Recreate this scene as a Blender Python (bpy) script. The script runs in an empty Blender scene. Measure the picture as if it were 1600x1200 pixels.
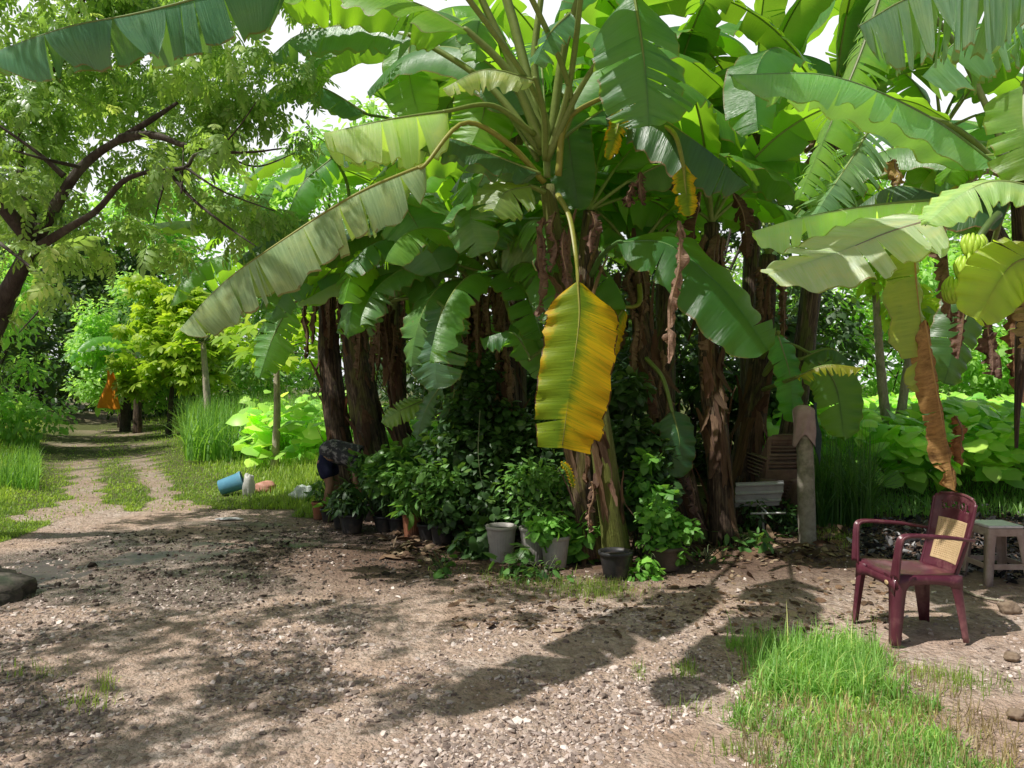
import bpy, math, random
import numpy as np
from mathutils import Vector, Matrix, noise as mnoise

SC = bpy.context.scene
COL = SC.collection
F = 1209.0; EYE = 1.55
R = math.radians
def P(u, v, Y): return Vector(((u-800)/F*Y, Y, EYE-(v-600)/F*Y))
def G(u, v):
    Y = EYE*F/(v-600.0); return Vector(((u-800)/F*Y, Y, 0.0))
def GX(u, Y, z=0.0): return Vector(((u-800)/F*Y, Y, z))

# ------------------------------------------------------------------ tagging
def tag(o, label=None, cat=None, group=None, kind=None):
    if label: o['label'] = label
    if cat: o['category'] = cat
    if group: o['group'] = group
    if kind: o['kind'] = kind
    return o
def thing(name, loc, label, cat, group=None, rz=0.0):
    o = bpy.data.objects.new(name, None); COL.objects.link(o)
    o.empty_display_size = .1
    o.location = loc; o.rotation_euler = (0, 0, rz)
    return tag(o, label, cat, group)
def wloc(o):
    v = Vector((0, 0, 0))
    while o is not None:
        v = v + o.location; o = o.parent
    return v
def obj(name, verts, faces, mats, parent=None, uvs=None, midx=None, smooth=True, world=True, origin=None):
    """mesh object from coordinates in world space (or local when world=False)"""
    me = bpy.data.meshes.new(name)
    if origin is None: origin = Vector((0, 0, 0))
    if world and parent is not None:
        origin = wloc(parent)
    me.from_pydata([tuple(Vector(v)-origin) for v in verts], [], faces)
    if not isinstance(mats, (list, tuple)): mats = [mats]
    for m in mats: me.materials.append(m)
    if smooth: me.polygons.foreach_set('use_smooth', [True]*len(me.polygons))
    if midx: me.polygons.foreach_set('material_index', midx)
    if uvs:
        uvl = me.uv_layers.new(name='UVMap')
        li = np.empty(len(me.loops), dtype=np.int32); me.loops.foreach_get('vertex_index', li)
        uvl.data.foreach_set('uv', np.asarray(uvs, dtype=np.float32)[li].ravel())
    me.update()
    o = bpy.data.objects.new(name, me); COL.objects.link(o)
    if parent is not None: o.parent = parent
    else: o.location = origin
    return o
def copy_tree(o, parent=None):
    c = o.copy(); COL.objects.link(c); c.parent = parent
    for ch in list(o.children): copy_tree(ch, c)
    return c

# ------------------------------------------------------------------ shape helpers
def cr(pts, n):
    """Catmull-Rom through pts, n samples"""
    p = [Vector(a) for a in pts]
    if len(p) == 2: return [p[0].lerp(p[1], i/(n-1)) for i in range(n)]
    p = [p[0]*2-p[1]] + p + [p[-1]*2-p[-2]]
    m = len(p)-3; out = []
    for i in range(n):
        t = i/(n-1)*m; k = min(int(t), m-1); t -= k
        a, b, c, d = p[k:k+4]
        out.append(.5*((2*b)+(c-a)*t+(2*a-5*b+4*c-d)*t*t+(3*b-a-3*c+d)*t*t*t))
    return out
def lin(vals, t):
    m = len(vals)-1; x = t*m; k = min(int(x), m-1); return vals[k]+(vals[k+1]-vals[k])*(x-k)
class MB:
    def __init__(s): s.v = []; s.f = []; s.uv = []; s.mi = []
    def add(s, vs, fs, uv=None, mi=0):
        n = len(s.v); s.v += [Vector(x) for x in vs]; s.f += [tuple(i+n for i in f) for f in fs]
        s.uv += uv if uv else [(0, 0)]*len(vs); s.mi += [mi]*len(fs); return s
    def tube(s, pts, radii, sides=8, n=None, cap=True, mi=0, rough=0.0, seed=0, flat=1.0):
        n = n or max(2, len(pts)*3)
        q = cr(pts, n); vs = []; uv = []; fs = []
        ref = Vector((0.13, 0.21, 1)) if abs((q[-1]-q[0]).normalized().z) < .9 else Vector((1, .1, 0))
        L = 0
        for i, c in enumerate(q):
            T = (q[min(i+1, n-1)]-q[max(i-1, 0)]).normalized()
            A = T.cross(ref).normalized(); B = T.cross(A)
            r = lin(radii, i/(n-1)) if isinstance(radii, (list, tuple)) else radii
            if i: L += (q[i]-q[i-1]).length
            for k in range(sides+1):
                a = 2*math.pi*(k % sides)/sides
                rr = r
                if rough:
                    rr = r*(1+rough*mnoise.noise(Vector((math.cos(a)*2.5+seed, math.sin(a)*2.5, L*3))))
                vs.append(c+A*math.cos(a)*rr+B*math.sin(a)*rr*flat); uv.append((k/sides, L))
        w = sides+1
        for i in range(n-1):
            for k in range(sides): fs.append((i*w+k, i*w+k+1, (i+1)*w+k+1, (i+1)*w+k))
        if cap:
            fs.append(tuple(reversed(range(sides)))); fs.append(tuple((n-1)*w+k for k in range(sides)))
        return s.add(vs, fs, uv, mi)
    def box(s, c, d, rot=None, mi=0, taper=1.0):
        c = Vector(c); vs = []
        for z in (-1, 1):
            t = taper if z > 0 else 1
            for x, y in ((-1, -1), (1, -1), (1, 1), (-1, 1)):
                v = Vector((x*d[0]/2*t, y*d[1]/2*t, z*d[2]/2))
                if rot is not None: v = rot @ v
                vs.append(c+v)
        return s.add(vs, [(3, 2, 1, 0), (4, 5, 6, 7), (0, 1, 5, 4), (1, 2, 6, 5), (2, 3, 7, 6), (3, 0, 4, 7)], None, mi)
    def lathe(s, c, prof, seg=28, flute=0, fl=0.0, mi=0, M=None):
        c = Vector(c); vs = []; uv = []
        for i, (r, z) in enumerate(prof):
            for k in range(seg+1):
                a = 2*math.pi*(k % seg)/seg
                rr = r*(1+fl*math.cos(flute*a)) if flute else r
                v = Vector((rr*math.cos(a), rr*math.sin(a), z))
                if M is not None: v = M @ v
                vs.append(c+v); uv.append((k/seg, i/len(prof)))
        w = seg+1
        fs = [(i*w+k, i*w+k+1, (i+1)*w+k+1, (i+1)*w+k) for i in range(len(prof)-1) for k in range(seg)]
        return s.add(vs, fs, uv, mi)
    def build(s, name, mats, parent=None, smooth=True, bevel=0, sub=0, **k):
        o = obj(name, s.v, s.f, mats, parent, s.uv, s.mi, smooth, **k)
        if bevel:
            b = o.modifiers.new('b', 'BEVEL'); b.width = bevel; b.segments = 2; b.limit_method = 'ANGLE'; b.angle_limit = R(40)
        if sub:
            b = o.modifiers.new('s', 'SUBSURF'); b.levels = sub; b.render_levels = sub
        return o

def scatter(name, tv, tf, pos, basis, mat, parent=None, rnd=None, smooth=True, origin=None):
    """tv: (k,3) or (n,k,3) template; basis (n,3,3) columns = axes*scale; one merged mesh, fast"""
    pos = np.asarray(pos, dtype=np.float32); n = len(pos)
    tv = np.asarray(tv, dtype=np.float32)
    if tv.ndim == 2: V = np.einsum('nij,kj->nki', basis, tv)
    else: V = np.einsum('nij,nkj->nki', basis, tv)
    V = V + pos[:, None, :]
    k = V.shape[1]
    if origin is None: origin = wloc(parent) if parent is not None else Vector((0, 0, 0))
    V = V - np.array(tuple(origin), dtype=np.float32)
    loops1 = np.concatenate([np.array(f, dtype=np.int32) for f in tf]); l1 = len(loops1)
    sizes1 = np.array([len(f) for f in tf], dtype=np.int32); nf = len(tf)
    loops = (loops1[None, :]+(np.arange(n, dtype=np.int32)*k)[:, None]).ravel()
    sizes = np.tile(sizes1, n); starts = np.concatenate([[0], np.cumsum(sizes)[:-1]]).astype(np.int32)
    me = bpy.data.meshes.new(name)
    me.vertices.add(n*k); me.vertices.foreach_set('co', V.astype(np.float32).ravel())
    me.loops.add(n*l1); me.loops.foreach_set('vertex_index', loops)
    me.polygons.add(n*nf); me.polygons.foreach_set('loop_start', starts)
    try: me.polygons.foreach_set('loop_total', sizes)
    except Exception: pass
    me.polygons.foreach_set('use_smooth', np.full(n*nf, smooth))
    if rnd is None: rnd = np.random.RandomState(n).rand(n)
    at = me.attributes.new('rnd', 'FLOAT', 'POINT')
    at.data.foreach_set('value', np.repeat(np.asarray(rnd, dtype=np.float32), k))
    me.materials.append(mat)
    me.update(calc_edges=True); me.validate()
    o = bpy.data.objects.new(name, me); COL.objects.link(o)
    if parent is not None: o.parent = parent
    else: o.location = origin
    return o
def norm(a): return a/np.maximum(np.linalg.norm(a, axis=-1, keepdims=True), 1e-9)
def frames(d, up, scale):
    """y axis = d (length direction), z axis ~ up"""
    y = norm(d); x = norm(np.cross(y, up)); z = np.cross(x, y)
    B = np.stack([x, y, z], axis=-1)
    return B*np.asarray(scale).reshape(-1, 1, 1) if np.ndim(scale) == 1 else B*np.asarray(scale)[:, None, :]

# leaf templates: along +y, length 1
def t_leaf(w=.28, droop=.12, fold=.06):
    v = [(0, 0, 0), (-w*.8, .3, -fold*.3), (-w*.7, .68, -droop*.6-fold*.3), (0, 1, -droop*1.6), (w*.7, .68, -droop*.6-fold*.3), (w*.8, .3, -fold*.3), (0, .5, fold-droop*.3)]
    return np.array(v), [(0, 6, 2, 1), (6, 3, 2), (0, 5, 4, 6), (6, 4, 3)]
def t_round():
    v = [(0, 0, 0), (-.3, -.12, -.02), (-.46, .2, -.05), (-.36, .6, -.1), (0, .95, -.2), (.36, .6, -.1), (.46, .2, -.05), (.3, -.12, -.02), (0, .4, .05)]
    return np.array(v), [(0, 8, 2, 1), (8, 3, 2), (8, 4, 3), (0, 7, 6, 8), (8, 6, 5), (8, 5, 4)]
def t_blade(n=4, bend=.5, w=.02):
    v = []; f = []
    x = z = 0.0; a = 0.0
    for i in range(n+1):
        ww = w*(1-(i/n)**1.6)+.0005
        v += [(-ww, x, z), (ww, x, z)]
        a = bend*((i+1)/n)*1.6
        x += math.sin(a)/n; z += math.cos(a)/n
    for i in range(n): f.append((2*i, 2*i+1, 2*i+3, 2*i+2))
    return np.array(v), f
# six-leaflet sprig (alternate leaves on a drooping twig)
def t_sprig(k=7, w=.17, spread=1.0, L=.36):
    V = []; Fc = []
    for i in range(k):
        t = (i+.5)/k; sd = -1 if i % 2 else 1
        if i == k-1: sd = 0
        base = np.array([0, t*.8, -.18*t*t])
        a = sd*spread*(1-.45*t)
        d = np.array([math.sin(a), math.cos(a), -.25-.25*t]); d /= np.linalg.norm(d)
        sx = np.cross(d, [0, 0, 1]); sx /= np.linalg.norm(sx); up = np.cross(sx, d)
        tv, tf = t_leaf(w, .1, .05); n0 = len(V)
        for q in tv: V.append(base+(sx*q[0]+d*q[1]+up*q[2])*L)
        Fc += [tuple(j+n0 for j in g) for g in tf]
    n0 = len(V)
    V += [np.array([-.008, 0, 0]), np.array([.008, 0, 0]), np.array([0, .85, -.2])]; Fc.append((n0, n0+1, n0+2))
    return np.array(V), Fc
# lobed (papaya / cassava) leaf
def t_lobed(k=7):
    V = [np.zeros(3)]; Fc = []
    for i in range(k):
        a = (i-(k-1)/2)*.72
        l = 1-.12*abs(i-(k-1)/2)
        d = np.array([math.sin(a), math.cos(a), 0]); s = np.array([math.cos(a), -math.sin(a), 0])
        n0 = len(V)
        V += [d*.3*l-s*.10, d*.66*l-s*.17+[0, 0, -.08], d*l+[0, 0, -.25], d*.66*l+s*.17+[0, 0, -.08], d*.3*l+s*.10]
        Fc += [(0, n0+4, n0+3, n0+1, n0)[:5], (n0+1, n0+3, n0+2)]
    return np.array(V), Fc

# ------------------------------------------------------------------ materials
def M(name):
    m = bpy.data.materials.new(name); m.use_nodes = True
    nt = m.node_tree; nt.nodes.clear()
    out = nt.nodes.new('ShaderNodeOutputMaterial')
    return m, nt, out
class N:
    def __init__(s, nt): s.nt = nt
    def n(s, t, **k):
        x = s.nt.nodes.new('ShaderNode'+t)
        for a, b in k.items(): setattr(x, a, b)
        return x
    def l(s, a, b): s.nt.links.new(a, b)
    def inp(s, sock, val):
        if hasattr(val, 'is_output') or isinstance(val, bpy.types.NodeSocket): s.l(val, sock)
        else:
            if isinstance(val, (tuple, list)) and len(val) == 3 and sock.type == 'RGBA': val = (*val, 1)
            sock.default_value = val
    def noise(s, vec, scale, detail=4, rough=.6, dist=0):
        x = s.n('TexNoise'); s.l(vec, x.inputs['Vector']); x.inputs['Scale'].default_value = scale
        x.inputs['Detail'].default_value = detail; x.inputs['Roughness'].default_value = rough; x.inputs['Distortion'].default_value = dist
        return x.outputs['Fac']
    def map(s, vec, sc=(1, 1, 1), loc=(0, 0, 0)):
        x = s.n('Mapping'); s.l(vec, x.inputs['Vector']); x.inputs['Scale'].default_value = sc; x.inputs['Location'].default_value = loc
        return x.outputs[0]
    def ramp(s, fac, stops, interp='LINEAR'):
        x = s.n('ValToRGB'); s.inp(x.inputs[0], fac); e = x.color_ramp; e.interpolation = interp
        while len(e.elements) < len(stops): e.elements.new(.5)
        for el, (p, c) in zip(e.elements, stops):
            el.position = p; el.color = (*c, 1) if len(c) == 3 else c
        return x.outputs['Color']
    def mix(s, fac, a, b, mode='MIX'):
        x = s.n('Mix', data_type='RGBA', blend_type=mode)
        s.inp(x.inputs[0], fac); s.inp(x.inputs[6], a); s.inp(x.inputs[7], b); return x.outputs[2]
    def math(s, op, a, b=0.0, clamp=False):
        x = s.n('Math', operation=op, use_clamp=clamp); s.inp(x.inputs[0], a); s.inp(x.inputs[1], b); return x.outputs[0]
    def coord(s, w='Object'): return s.n('TexCoord').outputs[w]
    def pos(s): return s.n('NewGeometry').outputs['Position']
    def attr(s, name): return s.n('Attribute', attribute_name=name)
    def bump(s, h, st=.4, d=.02, nrm=None):
        x = s.n('Bump'); x.inputs['Strength'].default_value = st; x.inputs['Distance'].default_value = d; s.l(h, x.inputs['Height'])
        if nrm: s.l(nrm, x.inputs['Normal'])
        return x.outputs[0]
    def pbsdf(s, col, rough=.5, bump=None, spec=.5, coat=0, metallic=0):
        x = s.n('BsdfPrincipled'); s.inp(x.inputs['Base Color'], col); s.inp(x.inputs['Roughness'], rough)
        s.inp(x.inputs['Specular IOR Level'], spec); x.inputs['Coat Weight'].default_value = coat; x.inputs['Metallic'].default_value = metallic
        if bump: s.l(bump, x.inputs['Normal'])
        return x.outputs[0]
    def addtrans(s, shader, col, fac):
        t = s.n('BsdfTranslucent'); s.inp(t.inputs['Color'], col)
        x = s.n('MixShader'); s.inp(x.inputs[0], fac); s.l(shader, x.inputs[1]); s.l(t.outputs[0], x.inputs[2]); return x.outputs[0]

def mat_banana_leaf():
    """object colour = blade tint; veins run from the midrib to the margin; stripes and blotches"""
    m, nt, out = M('banana_leaf'); q = N(nt)
    uv = q.n('UVMap', uv_map='UVMap').outputs[0]
    oi = q.n('ObjectInfo')
    rnd = oi.outputs['Random']
    tint = oi.outputs['Color']
    off = q.n('CombineXYZ'); q.l(q.math('MULTIPLY', rnd, 57.0), off.inputs[0]); q.l(q.math('MULTIPLY', rnd, 91.0), off.inputs[1])
    add = q.n('VectorMath', operation='ADD'); q.l(uv, add.inputs[0]); q.l(off.outputs[0], add.inputs[1])
    vein = q.noise(q.map(add.outputs[0], (1.6, 60, 1)), 1.0, 3, .7)
    fine = q.noise(q.map(add.outputs[0], (3, 210, 1)), 1.0, 2, .6)
    blot = q.noise(q.map(add.outputs[0], (2.4, 2.4, 1)), 1.6, 5, .65)
    base = q.mix(q.ramp(vein, [(.3, (0, 0, 0)), (.72, (1, 1, 1))]), q.mix(1, tint, (.72, .85, .72), 'MULTIPLY'), q.mix(1, tint, (2.2, 2.2, 2.0), 'MULTIPLY'))
    base = q.mix(q.ramp(blot, [(.45, (0, 0, 0)), (.75, (.7, .7, .7))]), base, q.mix(1, tint, (2.6, 2.1, 1.2), 'MULTIPLY'))
    # brown margin
    sep = q.n('SeparateXYZ'); q.l(uv, sep.inputs[0])
    edge = q.math('ABSOLUTE', q.math('SUBTRACT', sep.outputs[0], .5))
    em = q.math('MULTIPLY', q.math('GREATER_THAN', q.math('ADD', edge, q.math('MULTIPLY', vein, .03)), .495), q.math('GREATER_THAN', blot, .46))
    base = q.mix(em, base, (.16, .09, .03))
    spots = q.noise(add.outputs[0], 38, 2, .5)
    base = q.mix(q.ramp(spots, [(.72, (0, 0, 0)), (.76, (.6, .6, .6))]), base, (.13, .08, .03))
    bp = q.bump(q.math('ADD', vein, q.math('MULTIPLY', fine, .5)), .5, .012)
    rough = q.math('ADD', .22, q.math('MULTIPLY', blot, .28))
    sh = q.pbsdf(base, rough, bp, .8)
    tcol = q.mix(1, q.mix(.35, tint, (.15, .19, .01)), (7.0, 8.0, 2.0), 'MULTIPLY')
    tcol = q.mix(q.ramp(vein, [(.3, (0, 0, 0)), (.7, (.4, .4, .4))]), tcol, (.55, .80, .04))
    q.l(q.addtrans(sh, tcol, q.math('ADD', .16, q.math('MULTIPLY', rnd, .36))), out.inputs[0]); return m
def mat_yellow_leaf():
    m, nt, out = M('yellow_leaf'); q = N(nt)
    uv = q.n('UVMap', uv_map='UVMap').outputs[0]
    sep = q.n('SeparateXYZ'); q.l(uv, sep.inputs[0])
    vein = q.noise(q.map(uv, (1.2, 40, 1)), 1.0, 4, .75)
    blot = q.noise(q.map(uv, (2.0, 5, 1)), 1.5, 4, .6)
    x = q.math('ADD', q.math('SUBTRACT', 1.0, sep.outputs[0]), q.math('MULTIPLY', q.math('SUBTRACT', blot, .5), .4))
    x = q.math('ADD', x, q.math('MULTIPLY', q.math('SUBTRACT', vein, .5), .35))
    x = q.math('ADD', x, q.math('MULTIPLY', q.math('SUBTRACT', sep.outputs[1], .55), .16))
    col = q.ramp(x, [(0, (.90, .55, .015)), (.05, (.80, .62, .02)), (.12, (.38, .48, .02)), (.50, (.25, .40, .02)), (.60, (.60, .58, .02)), (.68, (.92, .66, .015)), (1, (.92, .52, .01))])
    col = q.mix(q.ramp(vein, [(.35, (0, 0, 0)), (.6, (1, 1, 1))]), q.mix(1, col, (.62, .70, .6), 'MULTIPLY'), col)
    edge = q.math('ABSOLUTE', q.math('SUBTRACT', sep.outputs[0], .5))
    em = q.math('MULTIPLY', q.math('GREATER_THAN', edge, .482), q.math('GREATER_THAN', blot, .48))
    col = q.mix(em, col, (.13, .06, .02))
    sp = q.noise(uv, 30, 2, .5)
    col = q.mix(q.ramp(sp, [(.70, (0, 0, 0)), (.74, (.7, .7, .7))]), col, (.20, .11, .02))
    sh = q.pbsdf(col, .42, q.bump(vein, .5, .012), .4)
    q.l(q.addtrans(sh, q.mix(1, col, (1.3, 1.3, 1.0), 'MULTIPLY'), .55), out.inputs[0]); return m
def mat_dry_leaf():
    m, nt, out = M('dry_leaf'); q = N(nt)
    uv = q.n('UVMap', uv_map='UVMap').outputs[0]; oi = q.n('ObjectInfo')
    vein = q.noise(q.map(uv, (2.5, 28, 1)), 1.0, 5, .75); blot = q.noise(q.coord(), 7, 4, .6)
    col = q.mix(q.ramp(vein, [(.3, (0, 0, 0)), (.7, (1, 1, 1))]), q.mix(1, oi.outputs['Color'], (.45, .42, .4), 'MULTIPLY'), q.mix(1, oi.outputs['Color'], (1.3, 1.3, 1.3), 'MULTIPLY'))
    col = q.mix(q.ramp(blot, [(.5, (0, 0, 0)), (.75, (.7, .7, .7))]), col, (.10, .06, .04))
    sh = q.pbsdf(col, .8, q.bump(vein, .8, .02), .2)
    q.l(q.addtrans(sh, q.mix(1, col, (1.5, 1.2, .8), 'MULTIPLY'), .25), out.inputs[0]); return m
def mat_stem():
    """pseudostem: object colour = green part; brown papery sheaths in vertical streaks"""
    m, nt, out = M('banana_stem'); q = N(nt)
    uv = q.n('UVMap', uv_map='UVMap').outputs[0]; oi = q.n('ObjectInfo')
    off = q.n('CombineXYZ'); q.l(q.math('MULTIPLY', oi.outputs['Random'], 40.0), off.inputs[0])
    add = q.n('VectorMath', operation='ADD'); q.l(uv, add.inputs[0]); q.l(off.outputs[0], add.inputs[1])
    big = q.noise(q.map(add.outputs[0], (5, 1.6, 1)), 1, 4, .6, 1.0)
    fib = q.noise(q.map(add.outputs[0], (46, 2.2, 1)), 1, 4, .7, .4)
    patch = q.noise(q.map(add.outputs[0], (7, 3.5, 1)), 1, 5, .7, 1.5)
    brown = q.ramp(fib, [(.28, (.02, .014, .010)), (.47, (.085, .056, .038)), (.60, (.22, .155, .105)), (.8, (.46, .36, .26))])
    brown = q.mix(q.ramp(patch, [(.40, (0, 0, 0)), (.62, (1, 1, 1))]), q.mix(1, brown, (.30, .28, .27), 'MULTIPLY'), brown)
    green = q.mix(q.ramp(fib, [(.35, (0, 0, 0)), (.7, (1, 1, 1))]), q.mix(1, oi.outputs['Color'], (.5, .45, .4), 'MULTIPLY'), oi.outputs['Color'])
    al = oi.outputs['Alpha']
    fac = q.math('MULTIPLY', q.math('SUBTRACT', q.math('ADD', big, al), 1.0), 9.0, True)
    col = q.mix(fac, green, brown)
    q.l(q.pbsdf(col, .62, q.bump(q.math('ADD', fib, big), .9, .03), .35), out.inputs[0]); return m
def mat_rib():
    m, nt, out = M('leaf_rib'); q = N(nt)
    oi = q.n('ObjectInfo'); n1 = q.noise(q.coord(), 30, 3)
    col = q.mix(n1, q.mix(1, oi.outputs['Color'], (.7, .7, .6), 'MULTIPLY'), q.mix(1, oi.outputs['Color'], (1.3, 1.3, 1.2), 'MULTIPLY'))
    q.l(q.addtrans(q.pbsdf(col, .45, None, .5), q.mix(1, col, (1.2, 1.3, .6), 'MULTIPLY'), .2), out.inputs[0]); return m
def mat_foliage(name, a, b, tr=(.25, .42, .03), tf=.38, rough=.45, spec=.45, c=None, gain=2.15):
    m, nt, out = M(name); q = N(nt)
    r = q.attr('rnd').outputs['Fac']
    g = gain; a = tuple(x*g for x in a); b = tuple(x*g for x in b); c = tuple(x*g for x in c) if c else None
    stops = [(0, a), (.85, b)] + ([(1, c)] if c else [])
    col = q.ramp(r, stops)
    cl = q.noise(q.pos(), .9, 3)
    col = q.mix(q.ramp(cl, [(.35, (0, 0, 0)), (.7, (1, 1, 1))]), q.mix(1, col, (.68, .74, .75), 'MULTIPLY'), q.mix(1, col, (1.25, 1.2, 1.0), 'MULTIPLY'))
    sh = q.pbsdf(col, rough, None, spec)
    q.l(q.addtrans(sh, q.mix(.5, q.mix(1, col, (2.6, 2.6, 1.3), 'MULTIPLY'), tr), tf), out.inputs[0]); return m
def mat_bark(name, a, b, sc=14):
    m, nt, out = M(name); q = N(nt)
    n1 = q.noise(q.map(q.coord(), (1, 1, .35)), sc, 6, .7, .4); n2 = q.noise(q.coord(), sc*.22, 3)
    col = q.mix(q.ramp(n1, [(.3, (0, 0, 0)), (.7, (1, 1, 1))]), a, b)
    col = q.mix(q.ramp(n2, [(.5, (0, 0, 0)), (.7, (.5, .5, .5))]), col, (.16, .17, .12))
    q.l(q.pbsdf(col, .85, q.bump(n1, .8, .03), .25), out.inputs[0]); return m
def mat_plain(name, a, b=None, rough=.5, sc=20, bs=.15, spec=.5, coat=0, dirt=None, trans=0):
    m, nt, out = M(name); q = N(nt)
    n1 = q.noise(q.coord(), sc, 5, .65)
    col = q.mix(q.ramp(n1, [(.35, (0, 0, 0)), (.68, (1, 1, 1))]), a, b or tuple(x*1.25 for x in a))
    if dirt:
        d = q.noise(q.coord(), sc*.3, 5, .7)
        col = q.mix(q.ramp(d, [(.5, (0, 0, 0)), (.66, (.7, .7, .7))]), col, dirt)
    rg = q.math('ADD', rough-.08, q.math('MULTIPLY', n1, .2))
    sh = q.pbsdf(col, rg, q.bump(n1, bs, .01), spec, coat)
    if trans: sh = q.addtrans(sh, col, trans)
    q.l(sh, out.inputs[0]); return m
MT = {}
MT['bleaf'] = mat_banana_leaf(); MT['yleaf'] = mat_yellow_leaf(); MT['dleaf'] = mat_dry_leaf()
MT['stem'] = mat_stem(); MT['rib'] = mat_rib()
#@@GROUND@@
def mat_ground():
    m, nt, out = M('ground_soil'); q = N(nt)
    p = q.pos()
    z = q.attr('zone').outputs['Color']; sp = q.n('SeparateXYZ'); q.l(z, sp.inputs[0])
    grass, wet, brown = sp.outputs[0], sp.outputs[1], sp.outputs[2]
    n1 = q.noise(p, 1.1, 6, .65); n2 = q.noise(p, 9, 6, .7); n3 = q.noise(p, 60, 5, .75)
    vo = q.n('TexVoronoi'); q.l(p, vo.inputs['Vector']); vo.inputs['Scale'].default_value = 34
    vo2 = q.n('TexVoronoi'); q.l(p, vo2.inputs['Vector']); vo2.inputs['Scale'].default_value = 75
    soil = q.mix(q.ramp(n2, [(.3, (0, 0, 0)), (.7, (1, 1, 1))]), (.26, .172, .12), (.68, .50, .385))
    sc = q.n('SeparateColor'); q.l(vo.outputs['Color'], sc.inputs[0])
    grav = q.ramp(sc.outputs[0], [(0, (.22, .16, .125)), (.5, (.58, .48, .41)), (1, (.84, .74, .67))])
    soil = q.mix(q.math('MULTIPLY', q.ramp(n1, [(.40, (0, 0, 0)), (.64, (1, 1, 1))]), .55), soil, grav)
    red = q.mix(q.ramp(n2, [(.3, (0, 0, 0)), (.7, (1, 1, 1))]), (.10, .058, .04), (.22, .14, .098))
    col = q.mix(brown, soil, red)
    gcol = q.mix(n2, (.06, .075, .02), (.14, .15, .04))
    col = q.mix(grass, col, gcol)
    wn = q.math('MULTIPLY', wet, q.ramp(n2, [(.35, (.5, .5, .5)), (.6, (1, 1, 1))]))
    col = q.mix(wn, col, q.mix(1, col, (.28, .26, .26), 'MULTIPLY'))
    rough = q.math('SUBTRACT', .92, q.math('MULTIPLY', wn, q.ramp(n1, [(.38, (.45, .45, .45)), (.52, (.72, .72, .72))])), True)
    h = q.math('ADD', q.math('MULTIPLY', vo.outputs['Distance'], -.5), q.math('ADD', q.math('MULTIPLY', n2, 1.4), q.math('MULTIPLY', n3, .4)))
    h = q.math('ADD', h, q.math('MULTIPLY', vo2.outputs['Distance'], -.25))
    q.l(q.pbsdf(col, rough, q.bump(h, 1.0, .035), q.math('ADD', .4, q.math('MULTIPLY', wn, .6))), out.inputs[0]); return m
MT['ground'] = mat_ground()
def mat_stones(name, a, b, c):
    m, nt, out = M(name); q = N(nt)
    r = q.attr('rnd').outputs['Fac']; col = q.ramp(r, [(0, a), (.6, b), (1, c)])
    n = q.noise(q.pos(), 90, 4); col = q.mix(1, col, q.ramp(n, [(.2, (.6, .58, .56)), (.8, (1.2, 1.2, 1.2))]), 'MULTIPLY')
    q.l(q.pbsdf(col, .82, q.bump(n, .5, .006), .35), out.inputs[0]); return m
MT['stones'] = mat_stones('stones', (.17, .13, .11), (.44, .35, .30), (.80, .70, .64))
MT['chips'] = mat_stones('charred_chips', (.008, .008, .009), (.045, .042, .045), (.50, .49, .50))
MT['litter'] = mat_stones('leaf_litter', (.06, .035, .02), (.20, .12, .07), (.42, .33, .22))

# ------------------------------------------------------------------ ground
rs = np.random.RandomState(5)
def tracks(Y): return -5.2-.545*(Y-9.4), -4.05-.56*(Y-9.4)
def zone(x, y):
    """grass, wet, brown weights"""
    n = mnoise.noise(Vector((x*.8, y*.8, 3)))*.5; n2 = mnoise.noise(Vector((x*2.3, y*2.3, 9)))*.25
    xl, xr = tracks(y)
    g = 0.0
    if y > 9.1+n*.5+n2: g = 1.0
    if x < -4.75+(y-7)*-.25+n*.5 and y > 7.2+n*.4 and y < 40: g = 1.0
    if x > -1.5 and y < 13: g = 0.0 if y < 9.6+n else .6
    if x < -2.6 and y < 9.5+n*.6 and x > -5.0: g = 0.0
    dl = abs(x-xl+n2); dr = abs(x-xr+n2); wd = .25+max(0, (10.4-y))*.3
    if y > 8.7 and (dl < wd or dr < wd*.8): g *= .12 if y < 26 else .35
    if y > 30 and abs(x-(xl+xr)/2) < 1.6: g *= .3
    w = 0.0
    for (cx, cy, rx, ry, s) in ((-3.55, 6.9, 1.15, .75, 1), (-2.7, 6.0, 1.05, .65, 1), (-1.7, 7.9, 1.2, .55, .75), (-3.2, 8.6, .7, .18, .9), (-4.4, 7.9, .6, .3, .6)):
        d = ((x-cx)/rx)**2+((y-cy)/ry)**2+n*1.2+n2*2
        w = max(w, s*max(0, min(1, (1.3-d)*1.4)))
    b = 0.0
    if y > 5.6+n*1.3-(.35 if x > 1 else 0)-max(0, x-1)*.35: b = min(1, (y-5.3-n)*.8)
    if x < -1.5: b *= max(0, 1-(-1.5-x)*.6)
    if y > 10.5: b = max(b, .2)
    return g, w, b
def gheight(x, y):
    h = .035*mnoise.noise(Vector((x*.55, y*.55, 1)))+.018*mnoise.noise(Vector((x*2.1, y*2.1, 5)))+.009*mnoise.noise(Vector((x*7, y*7, 2)))
    fall = min(1, max(0, (18-y)/10)) if y > 8 else 1
    h *= fall*.8
    xl, xr = tracks(y)
    if y > 9: # verges rise a little beside the sunken track
        d = max(0, x-xr-.5); h += min(.22, d*.06)*min(1, (y-9)/4)
        d = max(0, xl-.5-x); h += min(.5, d*.18)*min(1, (y-9)/4)
    return h
def axis(lo, hi, fine_lo, fine_hi, step):
    a = list(np.arange(fine_lo, fine_hi, step)); s = step; v = fine_lo; L = []
    while v > lo: s *= 1.22; v -= s; L.append(v)
    s = step; v = a[-1]; H = []
    while v < hi: s *= 1.22; v += s; H.append(v)
    return L[::-1]+a+H
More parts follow.
